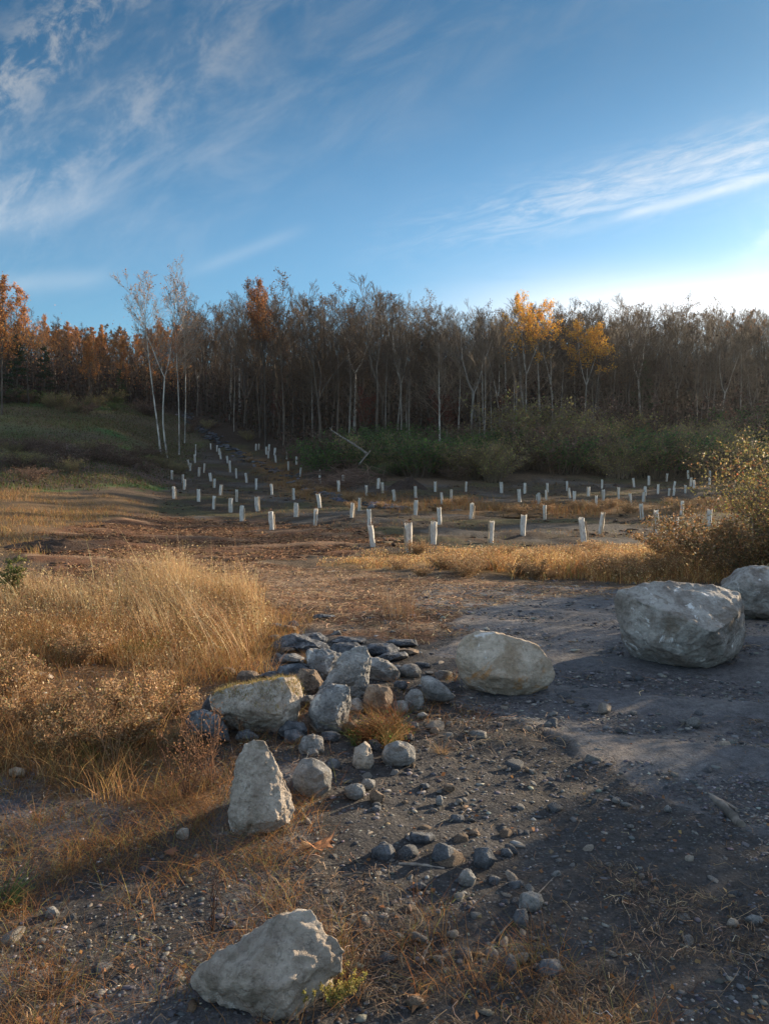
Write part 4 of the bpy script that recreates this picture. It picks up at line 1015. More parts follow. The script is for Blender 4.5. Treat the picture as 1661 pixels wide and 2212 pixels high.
for k, (b, mt_, lb) in enumerate([
    ((378,1787,410,1820), R_pale, 'cream-coloured angular stone left of the tall pear-shaped rock'),
    ((800,1818,858,1862), R_slate, 'dark blocky stone at the left of the lower stone cluster'),
    ((876,1794,945,1828), R_slate, 'flat layered slate at the top of the lower stone cluster'),
    ((928,1818,985,1868), R_slate, 'pointed dark stone in the middle of the lower stone cluster'),
    ((1018,1824,1075,1882), R_slate, 'dark square stone at the right of the lower stone cluster'),
    ((988,1874,1030,1920), R_gray, 'pale blocky stone below the lower stone cluster'),
    ((1120,1924,1175,1974), R_gray, 'rounded light stone in the lower right gravel'),
    ((1105,1958,1145,2010), R_slate, 'blue-grey shard leaning against the rounded light stone'),
    ((1152,2068,1222,2126), R_slate, 'flat oval slate cobble near the bottom right'),
    ((1088,2058,1118,2112), R_slate, 'narrow grey flake left of the oval slate cobble'),
    ((95,1958,130,1990), R_gray, 'round pinkish-grey pebble in the dark gravel at lower left'),
    ((15,1656,56,1680), R_tan, 'tan elongated stone at the left edge below the grass'),
    ((70,1452,118,1472), R_tan, 'flat tan stone lying in the short grass at left'),
    ((150,1390,190,1412), R_white, 'whitish stone half buried in the tall dry grass'),
    ((970,1758,1005,1782), R_slate, 'small dark stone in the gravel above the lower cluster'),
    ((1608,1975,1652,2006), R_white, 'white stone at the lower right edge'),
    ((1568,1982,1598,2008), R_pale, 'small tan stone left of the white stone at lower right'),
    ((1478,1846,1500,1866), R_pale, 'light round pebble in the gravel at right'),
    ((1432,1740,1452,1756), R_white, 'small white pebble on the gravel right of centre'),
    ((940,1716,958,1744), R_gray, 'small blue-grey chip beneath the wedge-shaped stone'),
    ((1188,1880,1214,1898), R_gray, 'small grey chip right of the dark square stone'),
    ((1550,1600,1580,1616), R_pale, 'flat pale stone lying on the track at right'),
    ((660,1610,690,1640), R_gray, 'small stone between the round cobble and the heap'),
    ((575,1345,612,1358), R_slate, 'small dark shard at the far left back of the heap'),
    ((620,1340,648,1358), R_slate, 'little blue-grey rock at the far back of the heap'),
    ((672,1326,728,1338), R_slate, 'thin dark plate of slate lying alone behind the heap'),
    ((700,1440,735,1470), R_slate, 'dark block filling the gap left of the upright boulder'),
    ((830,1440,870,1466), R_slate, 'dark flat stone beside the broad rough rock'),
    ((600,1560,665,1600), R_slate, 'shaded rock tucked under the mossy slab'),
    ((765,1395,800,1412), R_slate, 'narrow slate chip above the upright boulder'),
    ((870,2150,925,2180), R_brown, 'brown flat stone at the bottom edge right of the pale angular rock'),
    ]):
    rock(blob(*b, 30+k, rnd.choice([6, 7, 8])), mt_, lb, T=.8, tilt=.6 if b[1] > 1600 else .4, res=18, sharp=.8, name='stone', cat='stone')

fr = random.Random(77)
FILL = [(600,1412,660,1436,0),(640,1396,700,1412,1),(735,1402,790,1420,2),(800,1404,850,1420,3),(850,1400,905,1416,4),(600,1398,640,1412,5),(760,1470,800,1500,6),(745,1510,790,1545,7),
  (690,1580,735,1606,8),(610,1578,660,1612,9),(740,1560,775,1590,10),(505,1580,560,1610,11),(640,1500,690,1540,12),(715,1480,745,1500,13),(560,1450,605,1470,14),(850,1470,880,1492,15),
  (700,1640,735,1668,16),(600,1350,640,1364,17),(905,1430,935,1446,18),(820,1560,850,1580,19),(725,1375,760,1386,20),(880,1560,905,1578,21),(580,1372,606,1386,22),(470,1440,512,1462,23),
  (900,1540,925,1556,24),(925,1570,950,1590,25),(870,1585,895,1602,26),(905,1690,930,1706,27),(800,1740,824,1760,28),(955,1690,985,1712,29),(1010,1790,1040,1812,30),(1080,1830,1110,1856,31),(1050,1890,1085,1915,32),(890,1905,925,1925,33),(1090,1900,1140,1925,34)]
WH = ['at the far left back', 'at the back', 'behind the upright boulder', 'at the back right', 'at the far right back']
for x0, y0, x1, y1, k in FILL:
    up_ = 'upper' if y0 < 1440 else ('middle' if y0 < 1545 else ('lower' if y0 < 1660 else 'loose outer'))
    rock(blob(x0, y0, x1, y1, 300+k, fr.choice([5, 6, 7]), .3), fr.choice([R_slate, R_slate, R_gray, R_brown]), '%s filler stone of the %s part of the heap, %s' % (fr.choice(['angular']), up_, 'near x of the left slab' if False else ('left side' if x0 < 640 else ('centre' if x0 < 760 else 'right side'))), T=.9, tilt=.6, res=18, sharp=1, name='stone', cat='stone', group='stones filling the heap')

slab = bpy.data.objects['rock.003']
vv = [(v.co.copy(), v.normal.copy()) for v in slab.data.vertices if v.normal.z > .35 and mnoise.noise(v.co*9) > -.15]
mb = MB(); kk = nr.integers(0, len(vv), 2600); bb = np.array([vv[k][0][:] for k in kk])+nr.normal(0, .006, (2600, 3))*np.array([1, 1, .2])
ribs = (mb, bb, nr.uniform(0, 6.28, 2600), nr.uniform(.008, .035, 2600), nr.uniform(.005, .04, 2600), nr.uniform(.002, .004, 2600))
ribbons(*ribs, pick(2600, [(.36, .26, .12, 3), (.22, .19, .06, 2), (.14, .15, .05, 1), (.45, .34, .18, 1)]), 2)
mb.build('moss', M_grass, slab)

# small scattered stones, countable ones
def pebble_mesh(seed, mat):
    rg = random.Random(seed); bm = bmesh.new(); bmesh.ops.create_icosphere(bm, subdivisions=3, radius=1)
    off = Vector([rg.uniform(-9, 9) for _ in range(3)]); cuts = [(Vector([rg.gauss(0, 1) for _ in range(3)]).normalized(), rg.uniform(.42, .8)) for _ in range(12)]
    for v in bm.verts:
        for n_, d_ in cuts:
            e = v.co.dot(n_)-d_
            if e > 0: v.co -= n_*e*.9
        v.co *= 1+.12*mnoise.noise(v.co*1.5+off)+.04*mnoise.noise(v.co*5+off)
    me = bpy.data.meshes.new('small_stone'); bm.to_mesh(me); bm.free(); me.materials.append(mat)
    me.polygons.foreach_set('use_smooth', np.ones(len(me.polygons), bool)); return me
PM = [pebble_mesh(i, m) for i, m in enumerate([R_gray, R_slate, R_gray, R_brown, R_pale, R_slate, R_gray, R_slate])]
def vis_regions():
    while True:
        q = rnd.random()
        if q < .45: yield rnd.uniform(640, 1180), rnd.uniform(1560, 2100)
        elif q < .6: yield rnd.uniform(560, 960), rnd.uniform(1350, 1600)
        elif q < .8: yield rnd.uniform(1000, 1661), rnd.uniform(1560, 2200)
        elif q < .9: yield rnd.uniform(0, 500), rnd.uniform(1750, 2210)
        else: yield rnd.uniform(1000, 1661), rnd.uniform(1480, 1650)
gen = vis_regions()
for i in range(290):
    px, py = next(gen); p = P(px, py)
    o = bpy.data.objects.new('small_stone', PM[rnd.randrange(8)]); link(o)
    s = min(rnd.lognormvariate(math.log(.018), .5), .06)*(1.5 if py < 1600 else 1)
    o.location = (p.x, p.y, p.z+s*.15); o.scale = (s*rnd.uniform(.9, 1.5), s, s*rnd.uniform(.45, .8)); o.rotation_euler = (rnd.gauss(0, .2), rnd.gauss(0, .2), rnd.random()*6.28)
    sz_ = 'tiny' if s < .014 else ('small' if s < .024 else 'fist-sized')
    kd = ['grey', 'slate', 'grey', 'brown', 'pale', 'slate', 'grey', 'slate'][PM.index(o.data)]
    if py > 1950: wh = 'near the bottom pale rock' if px < 800 else ('in the bottom right gravel' if px > 1250 else 'in the gravel at bottom centre')
    elif py > 1750: wh = 'beside the lower stone cluster' if 760 < px < 1200 else ('in the straw at lower left' if px < 760 else 'near the weathered driftwood')
    elif py > 1600: wh = 'below the stone heap' if px < 900 else ('on the track at right' if px > 1250 else 'on the gravel below the tan boulder')
    else: wh = 'among the stone heap' if px < 960 else 'on the track by the boulders'
    tag(o, '%s %s stone lying loose %s' % (sz_, kd, wh), 'stone', 'loose stones %s' % wh)

# gravel as stuff
ico = bmesh.new(); bmesh.ops.create_icosphere(ico, subdivisions=1, radius=1)
IV = np.array([v.co[:] for v in ico.verts]); IF = np.array([[v.index for v in f.verts] for f in ico.faces]); ico.free()
def scatter_world(n, y0, y1, uw=.62, pw=1.6):
    """points with density falling with distance"""
    t = nr.random(n); a = y0**(1-pw); b = y1**(1-pw); y = (a+(b-a)*t)**(1/(1-pw))
    x = nr.uniform(-uw, uw, n)*y + nr.normal(0, .2, n)
    return x, y
def gravel(mb, x, y, s, pal):
    n = len(x); zz = G(x, y)+micro(x, y)*.9
    a = nr.uniform(0, 6.28, n); ca, sa = np.cos(a), np.sin(a)
    V = IV[None]*(1+nr.uniform(-.42, .30, (n, len(IV), 1)))
    V = V*np.stack([s*nr.uniform(.8, 1.6, n), s, s*nr.uniform(.16, .55, n)], 1)[:, None, :]
    W = np.stack([V[..., 0]*ca[:, None]-V[..., 1]*sa[:, None]+x[:, None], V[..., 0]*sa[:, None]+V[..., 1]*ca[:, None]+y[:, None], V[..., 2]+zz[:, None]+(s*.15)[:, None]], -1)
    F = IF[None]+np.arange(n)[:, None, None]*len(IV)
    mb.add(W.reshape(-1, 3), F.reshape(-1, 3), np.repeat(pick(n, pal, .3), len(IV), 0))
GP = [(.14, .14, .145, 5), (.22, .215, .21, 2.0), (.085, .088, .10, 4), (.36, .34, .31, .35), (.20, .14, .09, .8)]
x_, y_ = scatter_world(42000, 1.5, 16)
zz_ = zones(x_, y_); keep = ~(zz_['tall'] | zz_['mid'] | (zz_['short'] & (nr.random(len(x_)) < .8)))
keep &= (fbm(x_, y_, .6, 61) > .46) | (nr.random(len(x_)) < .3)
x_, y_ = x_[keep], y_[keep]
mb = MB(); s_ = np.clip(np.exp(nr.normal(math.log(.0048), .62, len(x_))), .002, .024)*np.clip(y_/4, .8, 2.0)
gravel(mb, x_, y_, s_, GP)
x_, y_ = scatter_world(60000, 3, 15, .62, 1.2); k = inside(x_, y_, Z_road) & (fbm(x_, y_, .5, 163)+nr.normal(0, .08, len(x_)) > .5); x_, y_ = x_[k], y_[k]
gravel(mb, x_, y_, np.exp(nr.normal(math.log(.0065), .5, len(x_)))*np.clip(y_/6, .8, 1.6), [(.20, .195, .19, 3), (.13, .13, .14, 3), (.30, .28, .26, 1.2), (.09, .09, .10, 2)])
# riprap drainage line
chx = []
for (a, b), (c, d) in zip([(398, 893), (420, 915), (450, 935), (475, 955), (520, 985), (600, 1020), (680, 1062), (760, 1085)], [(420, 915), (450, 935), (475, 955), (520, 985), (600, 1020), (680, 1062), (760, 1085), (860, 1100)]):
    for k in range(60):
        t = rnd.random(); p = P(a+(c-a)*t, b+(d-b)*t); chx.append((p.x+rnd.gauss(0, .45), p.y+rnd.gauss(0, .4)))
tag(mb.build('gravel', M_stuff), 'loose grey gravel strewn over the track and foreground', 'gravel', kind='stuff')
chx = np.array(chx); mb = MB(); gravel(mb, chx[:, 0], chx[:, 1], nr.uniform(.12, .30, len(chx)), [(.07, .075, .09), (.12, .125, .14), (.04, .045, .055)])
tag(mb.build('riprap', M_stuff), 'dark stone lining of the narrow drainage channel running down between the shelters', 'stones', kind='stuff')

# dug clods of soil over the planted field
def bx(pg, n):
    lo = np.maximum(pg.min(0), [-40, 1]); hi = np.minimum(pg.max(0), [60, 120]); x = nr.uniform(lo[0], hi[0], n); y = nr.uniform(lo[1], hi[1], n)
    m = inside(x, y, pg) & (np.abs(x/y) < .62); return x[m], y[m]
mb = MB(); x_, y_ = bx(Z_field, 26000); k = fbm(x_, y_, 2.5, 150)+nr.normal(0, .05, len(x_)) > .5; x_, y_ = x_[k], y_[k]
gravel(mb, x_, y_, np.exp(nr.normal(math.log(.045), .5, len(x_))), [(.05, .034, .023, 4), (.075, .05, .034, 2), (.10, .09, .08, 1), (.035, .025, .02, 2)])
x_, y_ = bx(Z_brown, 9000); gravel(mb, x_, y_, np.exp(nr.normal(math.log(.028), .5, len(x_))), [(.10, .055, .03, 4), (.15, .085, .05, 2), (.06, .035, .022, 3)])
tag(mb.build('soil_clods', M_stuff), 'crumbled dark soil clods strewn between the tree shelters', 'soil', kind='stuff')

# ------------------------------------------------------------------ grasses (stuff)
STRAW = [(.68, .46, .24, 3), (.76, .58, .35, 2), (.50, .30, .14, 2.5), (.30, .16, .06, 1.5), (.30, .25, .09, .6)]
GOLD = [(.56, .34, .14, 3), (.44, .24, .09, 3), (.30, .24, .08, 1), (.58, .39, .19, 1.3), (.26, .12, .05, 1)]
RUSS = [(.30, .14, .05, 3), (.22, .10, .04, 2), (.36, .20, .08, 2), (.20, .17, .06, 1)]
RUSS_ = RUSS
def box_sample(pg, n):
    lo = pg.min(0); hi = pg.max(0); lo = np.maximum(lo, [-85, 1]); hi = np.minimum(hi, [60, 200])
    x = nr.uniform(lo[0], hi[0], n); y = nr.uniform(lo[1], hi[1], n)
    jx = (fbm(x, y, .7, 1)-.5)*1.9*np.clip(y/9, .25, 3); jy = (fbm(x, y, .7, 2)-.5)*2.2*np.clip(y/9, .25, 3)
    m = inside(x+jx, y+jy, pg) & (np.abs(x/y) < .62)
    return x[m], y[m]
def grass(mb, x, y, h, lean, w, pal, tuft=True, head=None, nseg=3, tip=None, dens=None):
    if dens is not None:
        k = dens(x, y); x, y = x[k], y[k]
    n = len(x); hh = nr.uniform(h[0], h[1], n)*(.7+.6*fbm(x, y, 1.2, 77)); base = np.stack([x, y, G(x, y)-.02], 1)
    hd = nr.uniform(0, 6.28, n) if head is None else nr.normal(head, .8, n)
    ribbons(mb, base, hd, hh, hh*nr.uniform(lean[0], lean[1], n), nr.uniform(w[0], w[1], n), pick(n, pal), nseg, 2.0, pick(n, tip) if tip else None)
    return base, hd, hh
# tall straw grass
mb = MB()
x_, y_ = box_sample(Z_tall, 150000)
hs = np.clip(.42+.2*fbm(x_, y_, 1.6, 131)+1.0*fbm(x_, y_, .3, 132)-.4, .15, 1.1)*np.clip((y_-6.2)/2.6, .3, 1)*np.clip((.1-x_)/1.6, .3, 1)
sel = nr.random(len(x_)) < np.clip(hs*1.1, .25, .9); x_, y_, hs = x_[sel], y_[sel], hs[sel]; n = len(x_)
hh = hs*nr.uniform(.30, .90, n)*np.where(nr.random(n) < .04, 1.5, 1); hd = nr.normal(2.4, 1.1, n); b_ = np.stack([x_, y_, G(x_, y_)-.02], 1)
ribbons(mb, b_, hd, hh, hh*nr.uniform(.05, .75, n), nr.uniform(.0028, .0065, n), pick(n, STRAW+[(.16, .08, .035, 2), (.72, .55, .33, .8)], .35), 4, 2.0, pick(n, STRAW+[(.24, .12, .05, 1), (.74, .56, .34, 1)], .3))
k = nr.random(len(b_)) < .25                                                   # seed heads
tipp = b_[k]+np.stack([np.cos(hd[k])*hh[k]*.25, np.sin(hd[k])*hh[k]*.25, hh[k]*.95], 1)
leaves(mb, tipp+nr.normal(0, .015, tipp.shape), nr.uniform(.015, .035, len(tipp)), pick(len(tipp), [(.62, .48, .28), (.5, .36, .18)]), 0, .5)
x_, y_ = box_sample(Z_tall, 70000); n = len(x_)
leaves(mb, np.stack([x_, y_, G(x_, y_)+nr.random(n)**1.3*.5*(.4+.6*fbm(x_, y_, .5, 132))], 1), nr.uniform(.006, .02, n), pick(n, [(.62, .46, .27, 2), (.20, .10, .05, 3), (.40, .20, .08, 2), (.12, .07, .04, 2), (.16, .17, .06, .6)], .3))
tag(mb.build('tall_dry_grass', M_grass), 'tall straw-coloured dry grass standing in the sun at left', 'grass', kind='stuff')
# short grass on left bank
mb = MB(); x_, y_ = box_sample(Z_short, 170000)
grass(mb, x_, y_, (.07, .26), (.2, 1.1), (.003, .006), GOLD+RUSS, dens=lambda x, y: fbm(x, y, .6, 83)+nr.normal(0, .10, len(x)) > .47)
x_, y_ = box_sample(Z_short, 60000); n = len(x_)
leaves(mb, np.stack([x_, y_, G(x_, y_)+nr.random(n)**1.5*.16], 1), nr.uniform(.005, .016, n), pick(n, [(.30, .12, .05, 3), (.14, .07, .035, 3), (.45, .28, .13, 1.5), (.12, .13, .045, 1)], .3))
tag(mb.build('short_dry_grass', M_grass), 'short tangled golden and russet grass on the left bank', 'grass', kind='stuff')
# mid strip
mb = MB(); x_, y_ = box_sample(Z_mid, 105000); kp = fbm(x_, y_, .8, 161)+nr.normal(0, .06, len(x_)) > .42; x_, y_ = x_[kp], y_[kp]
hs = np.clip(1.5*fbm(x_, y_, 1.1, 141)+1.2*fbm(x_, y_, .35, 142)-.8, .12, 1.5)*np.clip(.45+(y_-11.8)/3.0, .35, 1); n = len(x_); hs = hs*np.clip(1.35-(y_-11.8)/6.0, .3, 1)*np.clip(.55+(x_+1)/6, .5, 1.1); hh = hs*nr.uniform(.15, .62, n)
hd = nr.uniform(0, 6.28, n); b_ = np.stack([x_, y_, G(x_, y_)-.02], 1)
ribbons(mb, b_, hd, hh, hh*nr.uniform(.2, 1.1, n), nr.uniform(.006, .012, n), pick(n, GOLD+RUSS_[:2]+[(.28, .26, .08, 1)], .3), 3)
k = nr.random(len(b_)) < .35
tipp = b_[k]+np.stack([np.cos(hd[k])*hh[k]*.3, np.sin(hd[k])*hh[k]*.3, hh[k]*.9], 1)
leaves(mb, tipp+nr.normal(0, .03, tipp.shape), nr.uniform(.02, .045, len(tipp)), pick(len(tipp), [(.50, .34, .16), (.58, .44, .25), (.36, .20, .09)]), 0, .7)
x_, y_ = box_sample(Z_mid, 80000); n = len(x_); hs = np.clip(1.5*fbm(x_, y_, 1.1, 141)+1.2*fbm(x_, y_, .35, 142)-.8, .12, 1.5)*np.clip(1.35-(y_-11.8)/6.0, .3, 1)*np.clip(.55+(x_+1)/6, .5, 1.1)
leaves(mb, np.stack([x_, y_, G(x_, y_)+nr.random(n)*.55*hs], 1), nr.uniform(.012, .035, n), pick(n, [(.56, .38, .20, 2), (.32, .15, .06, 3), (.16, .09, .045, 2), (.44, .27, .11, 2), (.20, .20, .06, 1)], .3))
tag(mb.build('golden_grass_strip', M_grass), 'strip of bushy golden grass between the track and the shelters', 'grass', kind='stuff')
# russet weeds
mb = MB(); x_, y_ = box_sample(Z_weed, 90000)
b_, hd, hh = grass(mb, x_, y_, (.2, .5), (.1, .7), (.012, .022), RUSS+[(.36, .22, .08, 2)], nseg=2, dens=lambda x, y: fbm(x, y, 2.2, 87)+nr.normal(0, .06, len(x)) > .47)
k = nr.random(len(b_)) < .4
leaves(mb, b_[k]+np.array([0, 0, .25])+nr.normal(0, .06, (k.sum(), 3)), nr.uniform(.03, .07, k.sum()), pick(int(k.sum()), RUSS), 0, .7)
tag(mb.build('russet_weeds', M_grass), 'band of russet weeds running between the rows of shelters', 'weeds', kind='stuff')
# golden field at left and field tufts
mb = MB(); x_, y_ = box_sample(Z_gold, 80000)
grass(mb, x_, y_, (.06, .26), (.2, 1.1), (.010, .02), GOLD+RUSS+[(.20, .17, .06, 2)], nseg=2, dens=lambda x, y: fbm(x, y, 2.0, 88)+nr.normal(0, .08, len(x)) > .47)
tag(mb.build('golden_field_grass', M_grass), 'low golden grass field beyond the tall grass at left', 'grass', kind='stuff')
mb = MB(); x_, y_ = box_sample(Z_meadow, 220000)
grass(mb, x_, y_, (.10, .30), (.1, .7), (.02, .05), [(.055, .10, .028, 3), (.11, .105, .04, 2), (.15, .11, .055, 2), (.09, .065, .035, 1)], nseg=2, dens=lambda x, y: fbm(x, y, 5, 89)+nr.normal(0, .10, len(x)) > .42)
x_, y_ = box_sample(Z_meadow, 60000); n = len(x_)
leaves(mb, np.stack([x_, y_, G(x_, y_)+nr.random(n)**1.5*.5], 1), nr.uniform(.05, .16, n), pick(n, [(.09, .055, .035, 3), (.045, .06, .022, 2), (.16, .11, .075, 1), (.05, .035, .025, 2)], .3))
tag(mb.build('meadow_grass', M_grass), 'patchy green grass of the sloping meadow below the left woods', 'grass', kind='stuff')
mb = MB(); x_, y_ = box_sample(Z_field, 110000)
grass(mb, x_, y_, (.05, .16), (.2, 1.2), (.010, .02), RUSS+[(.14, .15, .05, 3), (.24, .18, .09, 2)], nseg=2, dens=lambda x, y: fbm(x, y, 1.6, 90)+nr.normal(0, .07, len(x)) > .50)
tag(mb.build('sparse_field_grass', M_grass), 'sparse low grass on the planted soil between shelters', 'grass', kind='stuff')
# straw litter lying on the ground
def litter(mb, x, y, L, w, pal, h=.03):
    n = len(x); a = nr.uniform(0, 6.28, n); c = nr.normal(0, .5, n)
    V = np.zeros((n, 4, 2, 3)); z0 = G(x, y)+.004
    for k in range(4):
        t = k/3-.5; aa = a+c*t; px_ = x+np.cos(aa)*L*t; py_ = y+np.sin(aa)*L*t
        zz_ = z0+micro(px_, py_)+h*nr.random(n)*(1-abs(t))
        nx_, ny_ = -np.sin(aa)*w/2, np.cos(aa)*w/2
        V[:, k, 0] = np.stack([px_-nx_, py_-ny_, zz_], 1); V[:, k, 1] = np.stack([px_+nx_, py_+ny_, zz_+w*.3], 1)
    i = np.arange(n)[:, None]*8
    F = np.concatenate([np.concatenate([i+k*2, i+k*2+1, i+k*2+3, i+k*2+2], 1) for k in range(3)])
    mb.add(V.reshape(-1, 3), F, np.repeat(pick(n, pal, .4), 8, 0))
LP = [(.27, .19, .12, 2.5), (.17, .115, .075, 4), (.10, .07, .05, 4), (.42, .33, .23, .6)]
mb = MB(); x_, y_ = scatter_world(46000, 1.5, 13, .62, 1.9)
zz_ = zones(x_, y_); dn = fbm(x_*1.0, y_*1.0, .7, 91)
keep = (dn > np.where(zz_['road'], .68, .56)) | (nr.random(len(x_)) < .09)
x_, y_ = x_[keep], y_[keep]
litter(mb, x_, y_, nr.uniform(.015, .10, len(x_))*np.clip(y_/3, 1, 2.2)*np.where(nr.random(len(x_)) < .04, 2.2, 1), nr.uniform(.0011, .0026, len(x_))*np.clip(y_/3, 1, 3), LP)
x_, y_ = box_sample(Z_path, 22000); litter(mb, x_, y_, nr.uniform(.06, .22, len(x_)), nr.uniform(.005, .01, len(x_)), [(.34, .22, .12, 3), (.22, .12, .07, 3), (.42, .30, .18, 1)])
x_, y_ = box_sample(Z_brown, 30000); litter(mb, x_, y_, nr.uniform(.1, .35, len(x_)), nr.uniform(.01, .02, len(x_)), [(.26, .14, .07, 3), (.14, .07, .04, 3), (.36, .23, .12, 1)], .06)
tag(mb.build('straw_litter', M_stuff), 'dry straw and twig litter scattered over the bare ground', 'litter', kind='stuff')
# low grass tufts among the gravel (many little clumps)
mb = MB(); cx_, cy_ = scatter_world(1100, 1.6, 8, .6, 1.5); zz_ = zones(cx_, cy_)
keep = ((fbm(cx_, cy_, .9, 95) > .60) & ~zz_['road']) | ((cx_ < -.25) & (cy_ < 5.2) & (nr.random(1100) < .8) & (fbm(cx_, cy_, .5, 171) > .43)); cx_, cy_ = cx_[keep], cy_[keep]
ax_, ay_ = nr.uniform(-2.6, -.35, 520), nr.uniform(1.7, 4.4, 520); k = (np.abs(ax_/ay_) < .6) & (fbm(ax_, ay_, .6, 175) > .40); cx_ = np.concatenate([cx_, ax_[k]]); cy_ = np.concatenate([cy_, ay_[k]])
rep = 34; bx_ = np.repeat(cx_, rep)+nr.normal(0, .045, len(cx_)*rep); by_ = np.repeat(cy_, rep)+nr.normal(0, .045, len(cx_)*rep)
grass(mb, bx_, by_, (.02, .15), (.4, 2.0), (.0015, .0032), RUSS+[(.22, .21, .07, 1.5), (.12, .06, .03, 4)])
tag(mb.build('low_tufts', M_grass), 'tiny dry grass tufts growing through the foreground gravel', 'grass', kind='stuff')

# ------------------------------------------------------------------ single plants
def clump(name, px, py, n, h, lean, w, pal, label, rad=.05, head=None, cat='grass clump', droop=2.0, nseg=5, tip=None):
    p = P(px, py); mb = MB(); a = nr.uniform(0, 6.28, n); r_ = rad*np.sqrt(nr.random(n)); hh = nr.uniform(h[0], h[1], n)
    base = np.stack([np.cos(a)*r_, np.sin(a)*r_, np.full(n, -.02)], 1)
    hd = a+nr.normal(0, .4, n) if head is None else nr.normal(head, .38, n)
    ribbons(mb, base, hd, hh, hh*nr.uniform(lean[0], lean[1], n), nr.uniform(w[0], w[1], n), pick(n, pal), nseg, droop, pick(n, tip) if tip else None)
    o = mb.build(name, M_grass); o.location = p; tag(o, label, cat); return o
clump('grass_clump', 495, 1432, 42, (.25, 1.1), (.45, 1.2), (.003, .006), STRAW, 'clump of long pale stems leaning far left over the dry grass', .22, head=math.pi*.93, droop=1.4)
clump('grass_clump', 350, 1395, 50, (.3, .75), (.3, .8), (.004, .007), STRAW, 'second leaning clump of pale stems in the middle of the tall grass', .2, head=math.pi*.85, droop=1.2)
p = P(820, 1612); mb = MB(); TP = [(.27, .11, .04, 4), (.17, .07, .03, 3), (.15, .20, .05, 2.5), (.40, .25, .11, 1)]
for k in range(46):
    a = rnd.random()*6.28; r_ = .24*rnd.random(); n = rnd.randrange(10, 70); hd0 = rnd.random()*6.28
    b_ = np.stack([np.full(n, math.cos(a)*r_), np.full(n, math.sin(a)*r_+.12), np.full(n, .0)], 1)+nr.normal(0, .012, (n, 3))*np.array([1, 1, 0]); hh = nr.uniform(.04, .24, n)*rnd.uniform(.5, 1.2)
    pk = pick(n, [TP[rnd.choice([0, 0, 1, 1, 2, 3])]], .3); ribbons(mb, b_, nr.normal(hd0, 1.0, n), hh, hh*nr.uniform(.4, 1.6, n), nr.uniform(.002, .004, n), pk, 4)
n = 900; a = nr.uniform(0, 6.28, n); r_ = .21*np.sqrt(nr.random(n)); zt_ = np.abs(nr.normal(.06, .05, n))*(1.2-r_*3)+.01
leaves(mb, np.stack([np.cos(a)*r_, np.sin(a)*r_+.12, zt_], 1), nr.uniform(.008, .02, n), pick(n, TP, .35))
o = mb.build('grass_tuft', M_grass); o.location = p; tag(o, 'bushy russet and green grass tuft at the front right of the stone heap', 'grass clump')
clump('grass_tuft', 665, 1430, 260, (.04, .13), (.6, 1.6), (.003, .005), [(.40, .22, .08)], 'small orange drooping tuft in the back of the stone heap', .07)
clump('grass_tuft', 865, 1335, 160, (.1, .42), (.1, .4), (.003, .006), [(.36, .20, .09, 2), (.5, .34, .2)], 'sparse tuft of thin upright pinkish weeds behind the heap', .22)
clump('green_tuft', 305, 1408, 420, (.05, .16), (.3, 1.0), (.004, .008), [(.04, .09, .02), (.07, .12, .03)], 'dark green plant in the middle of the short grass at left', .16, cat='plant')
clump('green_tuft', 5, 1955, 130, (.05, .12), (.6, 1.3), (.006, .011), [(.16, .24, .07), (.10, .17, .05)], 'light green leafy plant at the lower left edge', .04, cat='plant')
clump('grass_tuft', 210, 1640, 260, (.05, .16), (.3, 1.0), (.002, .004), [(.24, .24, .08), (.16, .18, .05)], 'greenish grass tuft in the lower left grass', .07)
clump('grass_tuft', 955, 1625, 90, (.03, .12), (.6, 1.6), (.002, .004), [(.36, .24, .13)], 'little straw tuft spreading on the gravel right of the russet tuft', .03)
clump('grass_tuft', 120, 2130, 140, (.03, .10), (.4, 1.2), (.002, .003), RUSS, 'russet tuft in the lower left corner gravel', .05)
def weed(px, py, H, n, label, col=(.10, .05, .035), lean=(-.1, .1), leafpal=None, name='dry_weed', spread=.25, r=.0022, leaf=.012, nl=8):
    p = P(px, py); rg = random.Random(int(px*7+py)); st = MB(); fo = MB()
    for i in range(n):
        a = rg.random()*6.28; d = Vector((math.cos(a)*spread+rg.uniform(*lean), math.sin(a)*spread*.6, 1)); h = H*rg.uniform(.6, 1)
        pts = [Vector((0, 0, -.02))]
        for k in range(1, 6): pts.append(Vector((d.x*h*k/5+rg.gauss(0, .008), d.y*h*k/5+rg.gauss(0, .008), h*k/5)))
        tube(st, pts, [r*(1.3-.16*k) for k in range(6)], 4, col)
        for k in range(2, 6):
            q = pts[k]; e_ = q+Vector((rg.gauss(0, .04), rg.gauss(0, .04), rg.uniform(.02, .09)))*H*2
            tube(st, [q, q.lerp(e_, .5), e_], [r*.6, r*.5, r*.35], 3, col)
            if leafpal:
                c = np.array(q.lerp(e_, .6))+nr.normal(0, .02*H*2, (nl, 3)); leaves(fo, c, nr.uniform(.6, 1.3, nl)*leaf, pick(nl, leafpal))
    e = empty(name, p); st.build('stems', M_wood, e)
    if leafpal: fo.build('foliage', M_leaf, e)
    tag(e, label, 'weed'); return e
BW = [(.24, .13, .07), (.15, .08, .045)]
weed(455, 1700, .40, 12, 'tangle of dry brown stems left of the tall pear-shaped rock', (.22, .12, .07), (-.3, -.05), BW, spread=.3)
weed(400, 1730, .34, 10, 'brown branching weed in the shade left of the pear-shaped rock', (.16, .08, .05), (-.2, .2), BW, spread=.4)
weed(460, 2010, .30, 4, 'thin dark upright stems above the bottom pale rock', (.05, .03, .025), (-.05, .12), None, spread=.08)
weed(880, 1360, .45, 3, 'tall thin bare stem behind the stone heap', (.20, .10, .06), (-.05, .1), None, spread=.05)
